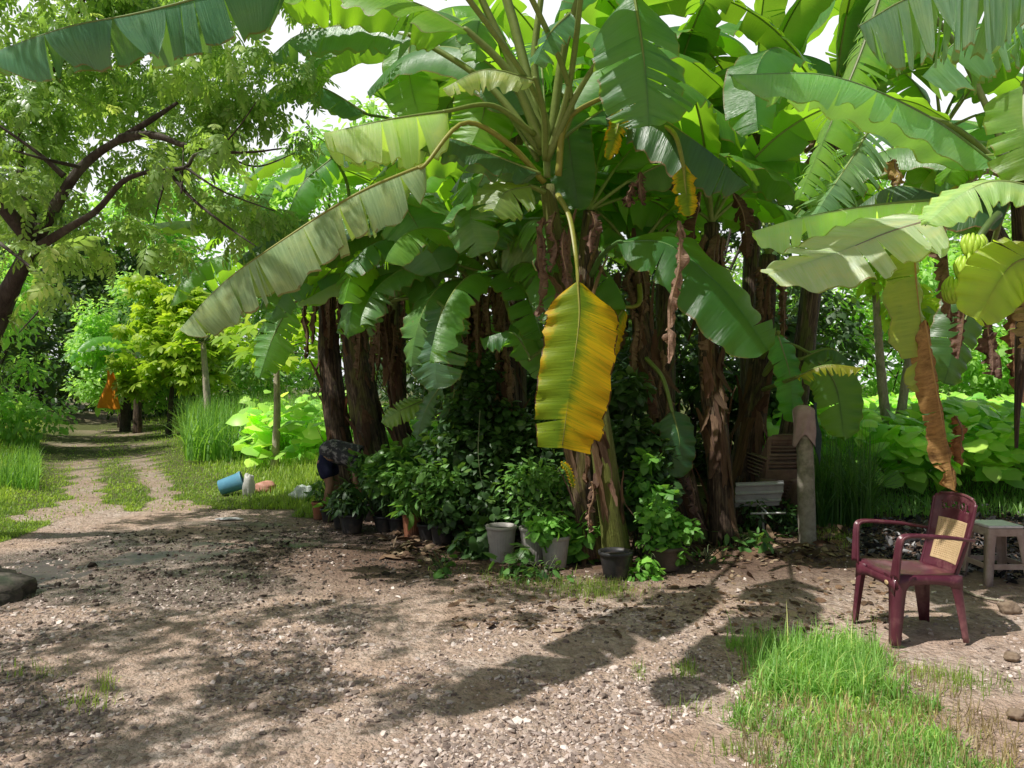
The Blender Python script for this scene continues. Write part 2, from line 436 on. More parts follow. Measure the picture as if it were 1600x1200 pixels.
xs = axis(-600, 600, -7, 6, .07); ys = axis(-60, 900, 2.2, 12, .07)
V = []; C = []
for y in ys:
    for x in xs:
        V.append((x, y, gheight(x, y))); C.append(zone(x, y))
w = len(xs)
Fc = [(j*w+i, j*w+i+1, (j+1)*w+i+1, (j+1)*w+i) for j in range(len(ys)-1) for i in range(w-1)]
go = obj('ground', V, Fc, MT['ground']); tag(go, kind='structure')
ca = go.data.color_attributes.new('zone', 'FLOAT_COLOR', 'POINT')
ca.data.foreach_set('color', np.array([(a, b, c, 1) for a, b, c in C], dtype=np.float32).ravel())

# gravel: broken stones lying in the dirt
def t_stone(seed):
    r = np.random.RandomState(seed); phi = (1+5**.5)/2
    v = np.array([(-1, phi, 0), (1, phi, 0), (-1, -phi, 0), (1, -phi, 0), (0, -1, phi), (0, 1, phi), (0, -1, -phi), (0, 1, -phi), (phi, 0, -1), (phi, 0, 1), (-phi, 0, -1), (-phi, 0, 1)])/1.9
    f = [(0, 11, 5), (0, 5, 1), (0, 1, 7), (0, 7, 10), (0, 10, 11), (1, 5, 9), (5, 11, 4), (11, 10, 2), (10, 7, 6), (7, 1, 8), (3, 9, 4), (3, 4, 2), (3, 2, 6), (3, 6, 8), (3, 8, 9), (4, 9, 5), (2, 4, 11), (6, 2, 10), (8, 6, 7), (9, 8, 1)]
    return v*(1+.28*r.randn(12, 1)), f
def rotz_basis(n, r, tilt=.5):
    d = r.randn(n, 3); d[:, 2] *= tilt; up = np.array([0, 0, 1])+r.randn(n, 3)*tilt
    return frames(d, up, np.ones(n))
def gravel(name, n, seed, size, region):
    r = np.random.RandomState(seed); P_ = []; S = []
    while len(P_) < n:
        y = 2.5/(1-r.rand()*.74); u = r.uniform(-900, 900); x = u/F*y
        d = mnoise.noise(Vector((x*1.1, y*1.1, 7)))
        if not region(x, y, d, r): continue
        s = size*math.exp(r.randn()*.55); s = min(s, size*3.0)
        P_.append((x, y, gheight(x, y)+s*.12)); S.append(s)
    n = len(P_); B = rotz_basis(n, r, .35); S = np.array(S)
    flat = np.stack([S*r.uniform(.7, 1.3, n), S*r.uniform(.7, 1.3, n), S*r.uniform(.35, .7, n)], 1)
    tv = np.stack([t_stone(k)[0] for k in range(12)])[r.randint(0, 12, n)]
    return scatter(name, tv, t_stone(0)[1], P_, B*flat[:, None, :], MT['stones'], rnd=r.rand(n), smooth=False)
def reg(x, y, d, r):
    g, w_, b = zone(x, y)
    if g > .5: return False
    k = max(.06, min(.95, .5+d*2.2+.8*mnoise.noise(Vector((x*3.1, y*3.1, 4)))))
    if y > 5.6: k *= .45
    if x > 1.2: k *= .35
    return r.rand() < k
g1 = gravel('gravel', 30000, 3, .0066, reg); tag(g1, 'pale broken gravel strewn over the dirt yard', 'gravel', kind='stuff')

# ------------------------------------------------------------------ banana leaves
def prof(t):
    a = 1-(1-min(t/.16, 1))**2.2
    b = math.sqrt(max(0, 1-max(0, (t-.5)/.5)**2.3))
    return (.10+.90*a)*b
def make_leaf(root, ctrl, W, nrm=(0, 0, 1), fold=(15, 25), tears=5, tint=(.05, .12, .03), petiole=None, asym=(1, 1), seed=0,
              mat=None, wave=.02, gap=.12, crumple=0.0, rib=(.24, .32, .10), rr=(.014, .003), pr=(.03, .02), jag=.03, name='leaf', M_=6, cut=0.0, label=None, n=None, de_s=10):
    rng = random.Random(seed*7919+13)
    Ns = 64
    q = cr(ctrl, Ns+1); L = sum((q[i+1]-q[i]).length for i in range(Ns))
    nrm = Vector(nrm)
    mb = MB()
    def frame(t):
        x = t*Ns; k = min(int(x), Ns-1); f = x-k
        c = q[k].lerp(q[k+1], f)
        T = (q[min(k+2, Ns)]-q[max(k-1, 0)]).normalized()
        nn = (nrm-T*nrm.dot(T))
        if nn.length < .05: nn = Vector((0, -1, .2))-T*Vector((0, -1, .2)).dot(T)
        nn.normalize(); return c, T, nn, T.cross(nn)
    ph = rng.uniform(0, 6.3); fr = rng.uniform(5, 9)
    for sgn in (1, -1):
        W2 = W*asym[0 if sgn > 0 else 1]
        cuts = sorted(rng.uniform(.08, .97) for _ in range(tears))
        cuts = [0]+[c for i, c in enumerate(cuts)]+[1-cut]
        cuts = sorted(set(c for c in cuts if c <= 1-cut))
        for a, b in zip(cuts[:-1], cuts[1:]):
            if b-a < .004: continue
            de = rng.gauss(0, de_s) if tears else 0; ln = 1 if tears < 3 else rng.uniform(.80, 1.02)
            g = (gap if (tears and (b-a) < .5) else gap*.3)*rng.choice([.08, .2, .5, .9, 1.5, 2.8]); tw = rng.gauss(0, .05) if tears > 2 else 0
            k = max(2, int((b-a)*(44 if n is None else n))+1); tc = rng.uniform(.3, .7)*(b-a)+a
            rows = []; uv = []
            for i in range(k+1):
                t = a+(b-a)*i/k
                c, T, nn, S = frame(t)
                w_ = W2*prof(t/(1) if cut == 0 else t)*ln
                w_ *= 1+jag*mnoise.noise(Vector((t*30, sgn*5+seed, 0)))+jag*1.2*mnoise.noise(Vector((t*9, sgn*3+seed, 4)))
                pos = c.copy(); base_t = t
                for j in range(M_+1):
                    s = j/M_
                    if j:
                        phi = R(fold[0]+fold[1]*s+de*s)
                        pos = pos+(S*sgn*math.cos(phi)-nn*math.sin(phi))*(w_/M_)
                    off = T*(w_*(.22+tw*2)*s)+T*((tc-t)*L*g*s**1.6)
                    off += nn*(wave*s*s*math.sin(fr*t*6.28+ph+sgn)+.25*wave*math.sin(t*57+ph)*s)
                    if crumple:
                        off += Vector((mnoise.noise(Vector((t*9, s*3, seed+sgn))), mnoise.noise(Vector((t*9, s*3, seed+9+sgn))), .4*mnoise.noise(Vector((t*9, s*3, seed+5)))))*crumple*s
                    rows.append(pos+off); uv.append((.5+.5*sgn*s, base_t*L))
            m = M_+1
            fs = [(i*m+j, i*m+j+1, (i+1)*m+j+1, (i+1)*m+j) for i in range(k) for j in range(M_)]
            if sgn < 0: fs = [f[::-1] for f in fs]
            mb.add(rows, fs, uv)
    o = mb.build(name, mat or MT['bleaf'], root)
    o.color = (*tint, 1)
    if label: o['label'] = label
    # midrib with its stalk: one tapering piece under the blade
    r2 = MB()
    pts = [x-frame(min(1, i/Ns))[2]*rr[0]*.35 for i, x in enumerate(q[::4])]
    pts = [q[i]-frame(i/Ns)[2]*rr[0]*.5 for i in range(0, int(Ns*(1-cut))+1, 4)]
    r2.tube(pts, [rr[0], rr[0]*.75, rr[0]*.45, rr[1]], 6, 34)
    mr = r2.build('midrib', MT['rib'], o); mr.color = (*rib, 1)
    # geometry of sub-part is in world space minus parents
    if petiole:
        pp = [Vector(x) for x in petiole]+[q[0]-frame(0)[2]*rr[0]*.5, q[2]-frame(2/Ns)[2]*rr[0]*.5]
        MBp = MB(); MBp.tube(pp, [pr[0], (pr[0]+pr[1])/2, pr[1], rr[0]], 8, 22, flat=.8)
        st = MBp.build('leaf_stalk', MT['rib'], o); st.color = (*rib, 1)
    return o
GREEN = [(.035, .10, .028), (.045, .12, .025), (.055, .13, .035), (.04, .105, .04), (.07, .15, .03)]
def arc_leaf(root, crown, az, el, L, W, seed, bend=95, tint=None, stalk=.45, **k):
    rng = random.Random(seed)
    d = Vector((math.cos(az), math.sin(az), 0)); p = Vector(crown); pts = [p.copy()]; e = el; n = 9
    tw = rng.uniform(-.25, .25)
    for i in range(n):
        e2 = el-bend*((i+1)/n)**1.5
        dd = d*math.cos(R(e2))+Vector((0, 0, 1))*math.sin(R(e2)); dd += Vector((-d.y, d.x, 0))*tw*(i/n)
        p = p+dd.normalized()*(L+stalk)/n; pts.append(p.copy())
    q = cr(pts, 30); cutn = int(30*stalk/(L+stalk))
    ctrl = q[cutn::4]
    if ctrl[-1] != q[-1]: ctrl.append(q[-1])
    up = Vector((-d.y, d.x, 0))*rng.uniform(-.35, .35)+Vector((0, 0, 1))
    # blade normal stays perpendicular to the arc, on its upper side
    up = up+d*.35
    return make_leaf(root, ctrl, W, up, k.pop('fold', (rng.uniform(8, 40), rng.uniform(15, 45))), k.pop('tears', rng.choice([0, 3, 5, 8, 12, 18])),
                     tint or rng.choice(GREEN), petiole=[q[0]-Vector((0, 0, .2)), q[0], q[cutn//2]] if cutn > 2 else [q[0]], seed=seed, wave=rng.uniform(.01, .03), **k)
def dry_leaf(root, p0, L, seed, drop=(0, 0), W=.08, tint=(.30, .21, .145), **k):
    rng = random.Random(seed); p0 = Vector(p0)
    pts = [p0+Vector((drop[0]*t+rng.uniform(-.03, .03), drop[1]*t+rng.uniform(-.03, .03), -L*t)) for t in (0, .3, .6, 1)]
    return make_leaf(root, pts, W, (rng.uniform(-.6, .6), -1, 0), (38, 48), 6, tint, seed=seed, mat=MT['dleaf'], crumple=.06, gap=.3, rib=(.22, .14, .08), rr=(.007, .002), jag=.25, name='dry_leaf', M_=4, n=30, **k)
def stem(root, pts, r, seed, green=(.20, .22, .06), dry=.55, name='stem', sides=18):
    mb = MB(); mb.tube(pts, r, sides, 40, rough=.10, seed=seed)
    o = mb.build(name, MT['stem'], root); o.color = (*green, dry)
    return o
def sheaths(root, pts, r, n, seed, tint=(.27, .18, .125), rng_t=(.1, .95)):
    """papery dead leaf-sheaths peeling off the stem"""
    rng = random.Random(seed); q = cr(pts, 41); 
    for i in range(n):
        t = rng.uniform(*rng_t); k = int(t*38); c = q[k]; rad = lin(r, t)*1.04 if isinstance(r, (list, tuple)) else r*1.04
        a = rng.uniform(-math.pi, 0.3) if rng.random() < .8 else rng.uniform(0, 6.3)
        d = Vector((math.cos(a), math.sin(a), 0)); s = Vector((-d.y, d.x, 0))
        L = rng.uniform(.2, .75); wd = rng.uniform(.025, .085); mb = MB(); rows = []; uv = []
        curl = rng.uniform(.02, .16); sl = rng.uniform(-.08, .08)
        m = 9
        up = rng.random() < .5
        for j in range(m+1):
            f = j/m; z = (-f*L) if not up else f*L*.9
            kk = max(0, min(40, int(k+z/ max(.05, (q[1]-q[0]).length)))); cc = q[kk]
            cen = Vector((cc.x, cc.y, c.z+z))+d*(rad+curl*f*f)+s*sl*f
            ww = wd*(1-.75*f**2)*(1+.3*mnoise.noise(Vector((f*7, seed+i, 0))))
            for e in (-1, -.4, .4, 1):
                rows.append(cen+s*ww*e-d*abs(e)*ww*.35); uv.append((f, e*.1+.3*i))
        fs = [(j*4+e, j*4+e+1, (j+1)*4+e+1, (j+1)*4+e) for j in range(m) for e in range(3)]
        mb.add(rows, fs, uv); o = mb.build('dry_sheath', MT['dleaf'], root); kf = rng.uniform(.5, 1.3); o.color = (tint[0]*kf, tint[1]*kf*rng.uniform(.92, 1.08), tint[2]*kf*rng.uniform(.85, 1.1), 1)
GB = 'banana plants growing around the yard'
DK = (.022, .065, .024); MD = (.04, .11, .03); BL = (.045, .115, .06); PALE = (.19, .25, .15); YG = (.10, .20, .02); DUST_LIT = (.25, .30, .19)  # last tint: leaf dust plus sunlit sheen put into the colour
YR = (.30, .30, .06); BR = (.20, .15, .07)
# ---- main plant in the middle
root = thing('banana_plant', GX(962, 6.4), 'tall banana plant in the middle, large yellow leaf hanging in front of its stem', 'banana plant', GB)
st = [P(966, 884, 6.58), P(952, 780, 6.5), P(935, 650, 6.46), P(905, 520, 6.5), P(872, 400, 6.5), P(855, 290, 6.5)]
stem(root, st, [.125, .105, .095, .085, .08, .06], 1, (.20, .23, .05), .36)
sheaths(root, st, [.125, .105, .095, .085, .08, .06], 20, 4, (.24, .15, .10))
cm = P(855, 285, 6.5)
# crumpled dead sheath below the crown
for i, (u, v, L) in enumerate([(868, 330, .5), (850, 340, .35), (880, 360, .55), (845, 360, .7), (925, 330, .35), (1003, 268, .28), (985, 285, .2)]):
    dry_leaf(root, P(u, v, 6.3), L, 40+i, (.02*(i % 3-1), 0), .085, (.30, .19, .15))
ctr = [P(903, 440, 5.95), P(905, 500, 5.9), P(893, 590, 5.85), P(882, 670, 5.85), P(868, 785, 5.85)]
make_leaf(root, ctr, .285, (.12, -1, .12), (4, 14), 3, (1, 1, 1), petiole=[P(872, 305, 6.4), P(890, 340, 6.2), P(900, 400, 6.0)], asym=(1.0, 1.12), seed=3, mat=MT['yleaf'], wave=.022, gap=.08, rib=YR, rr=(.012, .008), pr=(.03, .016), jag=.07, cut=.18, de_s=5, label='large yellow and green leaf hanging in front of the stem')
make_leaf(root, [P(876, 722, 5.85), P(890, 735, 5.83), P(897, 762, 5.84)], .03, (.5, -1, 0), (10, 30), 0, (1, 1, 1), seed=91, mat=MT['yleaf'], rib=YR, rr=(.006, .002), name='leaf')
LF = [  # control points, half width, normal, fold, tears, tint, petiole, extras
 ([P(700,172,6.0), P(610,185,5.85), P(505,208,5.75)], .40, (0,-.35,1), (50,32), 4, DUST_LIT, [P(835,210,6.4), P(770,165,6.2)], dict(asym=(1,1))),
 ([P(665,255,5.8), P(560,300,5.65), P(450,368,5.55), P(350,440,5.5), P(280,515,5.5)], .36, (-.25,-.3,1), (52,30), 18, (.17,.23,.13), [P(850,285,6.4), P(795,225,6.2), P(725,192,6.0)], dict(rib=YR)),
 ([P(735,50,6.2), P(650,5,6.3), P(540,-25,6.5), P(430,0,6.7)], .36, (0,.1,1), (35,25), 4, YG, [P(848,230,6.45), P(800,120,6.3)], dict(pr=(.05,.028))),
 ([P(650,58,6.6), P(560,38,6.8), P(470,52,7.0), P(420,90,7.1)], .26, (0,-.2,1), (50,25), 5, BL, [P(848,240,6.5), P(760,130,6.5)], dict(pr=(.045,.025))),
 ([P(745,-20,6.3), P(700,-120,6.3), P(600,-190,6.2)], .33, (0,0,1), (20,25), 5, YG, [P(850,210,6.45), P(800,100,6.4)], dict(pr=(.05,.03))),
 ([P(845,-5,6.3), P(880,-120,6.1), P(960,-180,5.8)], .33, (0,0,1), (20,25), 5, YG, [P(852,200,6.45), P(835,100,6.4)], dict(pr=(.05,.03))),
 ([P(838,125,6.0), P(760,108,5.9), P(692,138,5.8)], .17, (0,-.5,1), (35,35), 5, (.24,.28,.14), [P(852,250,6.45), P(850,180,6.2)], {}),
 ([P(990,-15,5.5), P(1002,60,5.45), P(1010,130,5.45), P(1014,198,5.5)], .40, (.05,-1,.35), (12,28), 9, (.035,.10,.05), [P(860,230,6.45), P(885,60,6.2), P(940,-70,5.8)], dict(pr=(.04,.022))),
 ([P(945,150,6.2), P(1010,170,6.1), P(1100,230,6.0), P(1170,290,6.0)], .36, (.1,-.7,1), (25,35), 5, DK, [P(872,275,6.4), P(885,190,6.3)], dict(rib=YR)),
 ([P(880,150,6.6), P(890,230,6.65), P(905,330,6.7)], .22, (0,-1,.1), (5,20), 1, DK, [P(858,210,6.5), P(868,150,6.55)], {}),
 ([P(845,270,6.3), P(780,245,6.2), P(700,215,6.1), P(650,235,6.1)], .2, (0,0,1), (55,20), 4, DK, None, {}),
 ([P(830,290,6.3), P(790,300,6.1), P(770,330,6.0)], .24, (0,-.8,.6), (10,20), 1, (.10,.14,.05), [P(850,300,6.4)], {}),
 ([P(890,20,5.9), P(860,50,5.6), P(835,100,5.5)], .16, (0,-.6,1), (30,20), 3, BL, None, {}),
 ([P(760,120,7), P(755,180,7), P(735,230,7)], .3, (0,-1,.2), (5,15), 2, YG, [P(840,250,6.6)], {}),
 ([P(640,60,7.6), P(640,120,7.5), P(655,185,7.5)], .28, (0,-1,.3), (5,15), 2, (.09,.16,.07), None, {}),
 ([P(480,-70,5.7), P(330,-12,5.35), P(220,18,5.2), P(100,42,5.1), P(-20,85,5.1)], .37, (.1,-.3,1), (60,22), 8, (.045,.13,.08), [P(850,220,6.45), P(760,-80,6.4), P(620,-150,6.2)], dict(pr=(.05,.03), gap=.25, de_s=14)),
]
for i, (c, W, n_, f_, te, ti, pe, kw) in enumerate(LF):
    kw.setdefault('rib', (.20, .27, .07))
    make_leaf(root, c, W, n_, f_, te, ti, petiole=pe, seed=100+i, **kw)
# leaves arching over the yard toward the camera, above the picture
make_leaf(root, [Vector((-1.1, 4.3, 4.8)), Vector((-1.7, 3.5, 5.0)), Vector((-2.2, 2.8, 4.8)), Vector((-2.7, 2.1, 4.3))], .34, (0, 0, 1), (15, 25), 7, MD, petiole=[P(855,250,6.45), Vector((.15, 6.1, 3.9))], seed=131)
make_leaf(root, [Vector((-.4, 4.5, 4.8)), Vector((-.8, 3.7, 5.0)), Vector((-1.2, 2.9, 4.8)), Vector((-1.7, 2.2, 4.4))], .34, (0, 0, 1), (15, 25), 9, MD, petiole=[P(855,250,6.45), Vector((.45, 6.1, 3.9))], seed=132)
make_leaf(root, [Vector((.9, 5.7, 4.3)), Vector((1.2, 5.0, 4.65)), Vector((1.4, 4.3, 4.5)), Vector((1.5, 3.5, 4.1))], .34, (0, 0, 1), (15, 25), 9, MD, petiole=[P(855,250,6.45), Vector((.55, 6.1, 3.9))], seed=134)
make_leaf(root, [Vector((.5, 5.5, 4.4)), Vector((.7, 4.9, 4.7)), Vector((.8, 4.3, 4.6)), Vector((.85, 3.6, 4.2))], .34, (0, 0, 1), (15, 25), 6, MD, petiole=[P(855,250,6.45), Vector((.45, 6.1, 3.9))], seed=136)
for i, (a, e, L_) in enumerate([(95, 78, 2.4), (70, 60, 2.5), (120, 62, 2.5), (40, 70, 2.3), (150, 70, 2.3), (20, 48, 2.3), (60, 40, 2.4), (110, 55, 2.5)]):
    arc_leaf(root, P(855, 240, 6.5), R(a), e, L_, .34, 1160+i, bend=100)
# ripped yellow end hanging beside the crown
make_leaf(root, [P(972,165,6.0), P(965,200,5.95), P(950,250,5.95)], .09, (0,-1,0), (10,40), 4, (1,1,1), seed=130, mat=MT['yleaf'], rib=YR, jag=.3, label='ripped orange leaf end beside the crown')

# ---- second stem of the same clump, behind
root = thing('banana_plant', GX(922, 6.75), 'second stem of the middle clump, brown sheaths, its large green leaf reaching right', 'banana plant', GB)
st = [P(928, 870, 6.75), P(905, 720, 6.8), P(905, 560, 6.9), P(915, 420, 7.0), P(922, 330, 7.0)]
stem(root, st, [.13, .11, .09, .08, .06], 2, (.19, .17, .05), .56); sheaths(root, st, [.13, .11, .09, .08, .06], 10, 5)
dry_leaf(root, P(925, 752, 6.35), .42, 61, (-.02, 0), .05, (.42, .27, .19))
dry_leaf(root, P(912, 590, 6.5), .9, 62, (.03, 0), .08, (.22, .13, .08))
make_leaf(root, [P(965,378,6.3), P(1040,380,6.1), P(1110,432,5.95), P(1160,490,5.9), P(1200,548,5.9)], .36, (.15,-1,.75), (6,16), 2, (.014,.075,.018), petiole=[P(925,430,6.9), P(940,400,6.6)], seed=140, rib=(.12,.24,.08), wave=.02, rr=(.012,.003), label='broad dark green leaf arching to the right')
for i in range(9):
    arc_leaf(root, P(922, 330, 7.0), R([80, 130, 20, 170, 60, 100, 5, 150, 45][i]), [75, 60, 65, 50, 80, 50, 45, 70, 30][i], 2.0, .3, 150+i, bend=100)
dry_leaf(root, P(1060, 345, 5.8), 1.07, 63, (-.05, 0), .075, (.50, .33, .24), label='long pale brown shred hanging down')
make_leaf(root, [P(1068,258,5.85), P(1072,300,5.82), P(1078,338,5.82)], .09, (0,-1,0), (5,25), 2, (1,1,1), seed=133, mat=MT['yleaf'], rib=YR, jag=.25, petiole=[P(1000,190,6.3), P(1050,205,6.0)], label='short orange leaf end with a brown tip')

# ---- left clump: three brown stems
for (lab, pts, r, dry, seed, azs) in [
  ('leftmost brown banana stem of the left clump, behind the stooping person', [(545,770,10.5),(530,690,10.5),(515,560,10.5),(508,440,10.5)], [.19,.17,.15,.09], .68, 21, [(175,60),(205,35),(100,75),(150,70),(60,60),(230,60),(190,75),(130,45)]),
  ('thickest banana stem of the left clump, streaked brown and green', [(597,770,10.3),(582,700,10.3),(558,560,10.3),(548,430,10.3)], [.24,.22,.19,.11], .6, 22, [(20,60),(300,50),(100,80),(340,40),(60,55),(250,45),(160,65),(10,75)]),
  ('slim leaning banana stem right of the left clump', [(648,800,9.0),(630,690,9.0),(612,560,9.0),(598,470,9.0)], [.11,.10,.09,.06], .66, 23, [(40,60),(320,50),(200,60),(90,75),(270,40)])]:
    w = [P(*p) for p in pts]; root = thing('banana_plant', (w[0].x, w[0].y, 0), lab, 'banana plant', GB)
    w[0].z = -.02
    stem(root, w, r, seed, (.17, .17, .05), dry); sheaths(root, w, r, 24, seed, (.17, .10, .07))
    for i, (a, e) in enumerate(azs):
        arc_leaf(root, w[-1], R(a), e, 1.9 if seed < 23 else 1.5, .27, seed*20+i, bend=105)
    for i in range(8): dry_leaf(root, w[-1]+Vector((random.Random(seed+i).uniform(-.3, .3), random.Random(seed+i*7).uniform(-.3, -.1), random.Random(seed+i*3).uniform(-.3, .05))), random.Random(seed*i).uniform(.4, .9), seed*9+i, W=.08, tint=(.22, .15, .10))
    for i in range(5): arc_leaf(root, w[-1]+Vector((0, 0, -.05)), R([200, 255, 300, 330, 230][i]+seed*3), [30, 15, 25, 35, 40][i], 1.5, .26, seed*31+i, bend=105)
    if seed == 21:
        make_leaf(root, [P(570,430,8.8), P(500,428,8.6), P(450,452,8.5), P(420,500,8.5)], .24, (0,-.3,1), (40,35), 5, BL, petiole=[w[-1]], seed=221)
        make_leaf(root, [P(418,388,9.4), P(370,352,9.3), P(290,345,9.2), P(222,352,9.2)], .22, (0,.2,1), (40,25), 3, YG, petiole=[P(515,440,10.4), P(480,410,10)], seed=222)
        make_leaf(root, [P(450,480,11), P(425,530,11), P(405,590,11)], .34, (0,-1,.3), (10,35), 8, (.06,.15,.04), petiole=[w[-1]], seed=223)
        make_leaf(root, [P(575,178,8.2), P(500,135,8.1), P(435,132,8), P(385,180,8)], .22, (0,-.2,1), (52,25), 2, (.03,.10,.045), petiole=[w[-1], P(600,300,9.6), P(620,200,8.8)], seed=224)
    if seed == 22:
        make_leaf(root, [P(622,305,7.7), P(650,350,7.6), P(690,425,7.6)], .36, (-.2,-1,.6), (5,16), 2, (.07,.15,.09), petiole=[w[-1], P(590,300,9.6)], seed=225)
        make_leaf(root, [P(520,245,9.5), P(470,290,9.3), P(440,360,9.2)], .3, (-.2,-.4,1), (30,30), 6, BL, petiole=[w[-1], P(545,300,10)], seed=229)
    if seed == 23:
        make_leaf(root, [P(692,478,7.25), P(680,535,7.15), P(682,608,7.15)], .31, (-.4,-1,.6), (8,18), 7, (.05,.11,.075), petiole=[w[-1], P(650,450,8.3)], seed=226)
        make_leaf(root, [P(668,398,8.2), P(600,415,8.1), P(530,440,8.1), P(465,475,8.1)], .17, (0,-.2,1), (38,30), 4, (.12,.18,.09), petiole=[w[-1]], seed=227)
        make_leaf(root, [P(662,625,8.5), P(628,640,8.4), P(595,660,8.4)], .15, (0,-.9,.7), (8,16), 1, (.16,.24,.08), petiole=[P(625,660,9), P(655,640,8.8)], seed=228)

# ---- middle-left plants wrapped in creeper
for (lab, pts, r, dry, seed, azs, L) in [
  ('banana plant between the left clump and the middle plant, creeper around its stem', [(712,820,8.4),(705,720,8.4),(722,600,8.4),(742,440,8.4)], [.12,.11,.10,.07], .6, 31, [(30,75),(150,60),(330,50),(205,45),(95,80),(265,60),(175,40),(60,50)], 1.8),
  ('dark banana stem behind the creeper, left of the yellow leaf', [(812,830,8.0),(800,700,8.0),(790,560,8.1),(780,430,8.1)], [.13,.12,.10,.07], .6, 32, [(45,70),(140,60),(350,55),(210,60),(100,80),(290,40),(180,50)], 1.7),
  ('stout brown banana stem leaning left behind the middle plant', [(1085,850,7.6),(1050,700,7.6),(1012,560,7.7),(992,400,7.8)], [.16,.14,.12,.08], .66, 33, [(60,60),(120,70),(10,50),(340,60),(90,80),(210,50)], 2.1),
  ('dark straight banana stem right of the middle plant', [(1130,855,7.5),(1122,700,7.5),(1108,560,7.5),(1112,350,7.6)], [.13,.115,.10,.07], .68, 34, [(50,65),(110,75),(10,50),(330,65),(80,80),(250,60),(150,50)], 2.1),
  ('banana plant with a thick sheathed stem left of the stacked chairs', [(1150,800,8.3),(1168,700,8.3),(1186,580,8.3),(1200,400,8.4)], [.17,.15,.14,.09], .68, 35, [(30,60),(90,75),(350,50),(320,60),(60,80),(120,60),(5,70)], 2.2)]:
    w = [P(*p) for p in pts]; root = thing('banana_plant', (w[0].x, w[0].y, 0), lab, 'banana plant', GB)
    w[0].z = -.02
    stem(root, w, r, seed, (.14, .16, .05), dry); sheaths(root, w, r, 26, seed, (.20, .12, .08))
    for i, (a, e) in enumerate(azs):
        arc_leaf(root, w[-1], R(a), e, L, .29, seed*20+i, bend=105, tint=None)
    for i in range(7): dry_leaf(root, w[-1]+Vector((random.Random(seed+i).uniform(-.25, .25), random.Random(seed*3+i).uniform(-.3, -.05), -.15)), random.Random(i).uniform(.4, .9), seed*9+i, W=.09, tint=(.26, .175, .12))
    if seed < 33:
        for i in range(5): arc_leaf(root, w[-1]+Vector((0, 0, -.05)), R([200, 250, 290, 325, 225][i]), [25, 10, 20, 30, 45][i], 1.4, .27, seed*31+i, bend=100)
    for i in range(4): dry_leaf(root, w[1].lerp(w[-1], [.3, .5, .7, .9][i])+Vector((random.Random(seed+i*5).uniform(-.16, .16), -.16, 0)), random.Random(i+seed).uniform(.4, .8), seed*11+i, W=.10, tint=(.34, .24, .165))
    if seed == 31:
        make_leaf(root, [P(760,262,6.9), P(735,330,6.8), P(750,400,6.8)], .27, (-.5,-1,.6), (8,22), 5, (.07,.15,.06), petiole=[w[-1], P(790,280,7.4)], seed=336)
        make_leaf(root, [P(830,560,7.3), P(800,520,7.2), P(750,530,7.2)], .2, (-.2,-.6,1), (20,25), 3, BL, petiole=[w[-1], P(850,520,7.6)], seed=337)
        make_leaf(root, [P(800,330,7.9), P(760,360,7.8), P(700,352,7.8)], .26, (0,-.5,-1), (5,-25), 3, YG, petiole=[w[-1], P(790,400,8.2)], seed=321)
        make_leaf(root, [P(690,600,7.9), P(665,640,7.9), P(650,690,7.9)], .13, (-.5,-.8,.4), (10,10), 1, MD, petiole=[P(710,640,8.3), P(712,600,8.2)], seed=322)
        make_leaf(root, [P(712,610,7.8), P(700,650,7.8), P(690,700,7.8)], .08, (.6,-.8,.2), (10,10), 0, BL, petiole=[P(710,640,8.3), P(722,600,8.2)], seed=323)
    if seed == 32:
        make_leaf(root, [P(800,350,7.6), P(850,400,7.5), P(865,470,7.5)], .4, (-.2,-1,.4), (5,15), 2, (.12,.18,.10), petiole=[w[-1]], seed=324)
        make_leaf(root, [P(760,390,7.6), P(790,350,7.5), P(855,340,7.4)], .27, (0,-.6,1), (5,15), 2, DK, petiole=[w[-1]], seed=325)
        make_leaf(root, [P(800,500,7.6), P(830,520,7.5), P(860,590,7.4)], .24, (0,-.6,1), (10,25), 1, BL, petiole=[w[-1]], seed=326)
    if seed == 33:
        make_leaf(root, [P(1050,640,7.2), P(1062,690,7.15), P(1060,748,7.15)], .17, (.2,-1,.1), (4,10), 0, (.016,.07,.028), petiole=[P(1010,560,7.6), P(1035,590,7.4)], seed=327)
        make_leaf(root, [P(975,480,7.2), P(960,510,7.1), P(945,580,7.1)], .15, (.3,-1,.1), (14,20), 2, (1,1,1), petiole=[w[-1], P(1000,470,7.4)], mat=MT['yleaf'], seed=328, rib=YR)
        dry_leaf(root, P(1078, 745, 7.1), .5, 64, (.15, 0), .07, (.32, .22, .20)); dry_leaf(root, P(1015, 580, 7.3), .45, 65, (.1, 0), .10, (.26, .16, .12))
        dry_leaf(root, P(1100, 300, 7.0), .5, 66, (-.1, 0), .14, (.12, .07, .04)); dry_leaf(root, P(1150, 300, 7.0), .6, 67, (.1, 0), .16, (.12, .07, .04))
    if seed == 35:
        make_leaf(root, [P(1250,560,7.8), P(1300,545,7.6), P(1345,580,7.5)], .15, (0,-.2,1), (40,25), 3, DK, petiole=[P(1190,590,8.2), P(1215,565,8)], seed=329)
        make_leaf(root, [P(1262,550,7.9), P(1305,600,7.9), P(1320,690,7.9)], .24, (-.1,-1,.1), (5,12), 1, (.025,.08,.02), petiole=[P(1190,590,8.2), P(1225,540,8)], seed=330)
        make_leaf(root, [P(1215,520,7.7), P(1235,590,7.7), P(1238,660,7.7)], .17, (.3,-1,.1), (5,12), 2, (.03,.16,.015), petiole=[P(1190,560,8.2)], seed=331)
        make_leaf(root, [P(1240,590,7.5), P(1290,570,7.4), P(1350,575,7.4)], .12, (0,-.5,1), (20,35), 9, (.16,.14,.02), petiole=[P(1190,610,8.2)], seed=332, gap=.4)

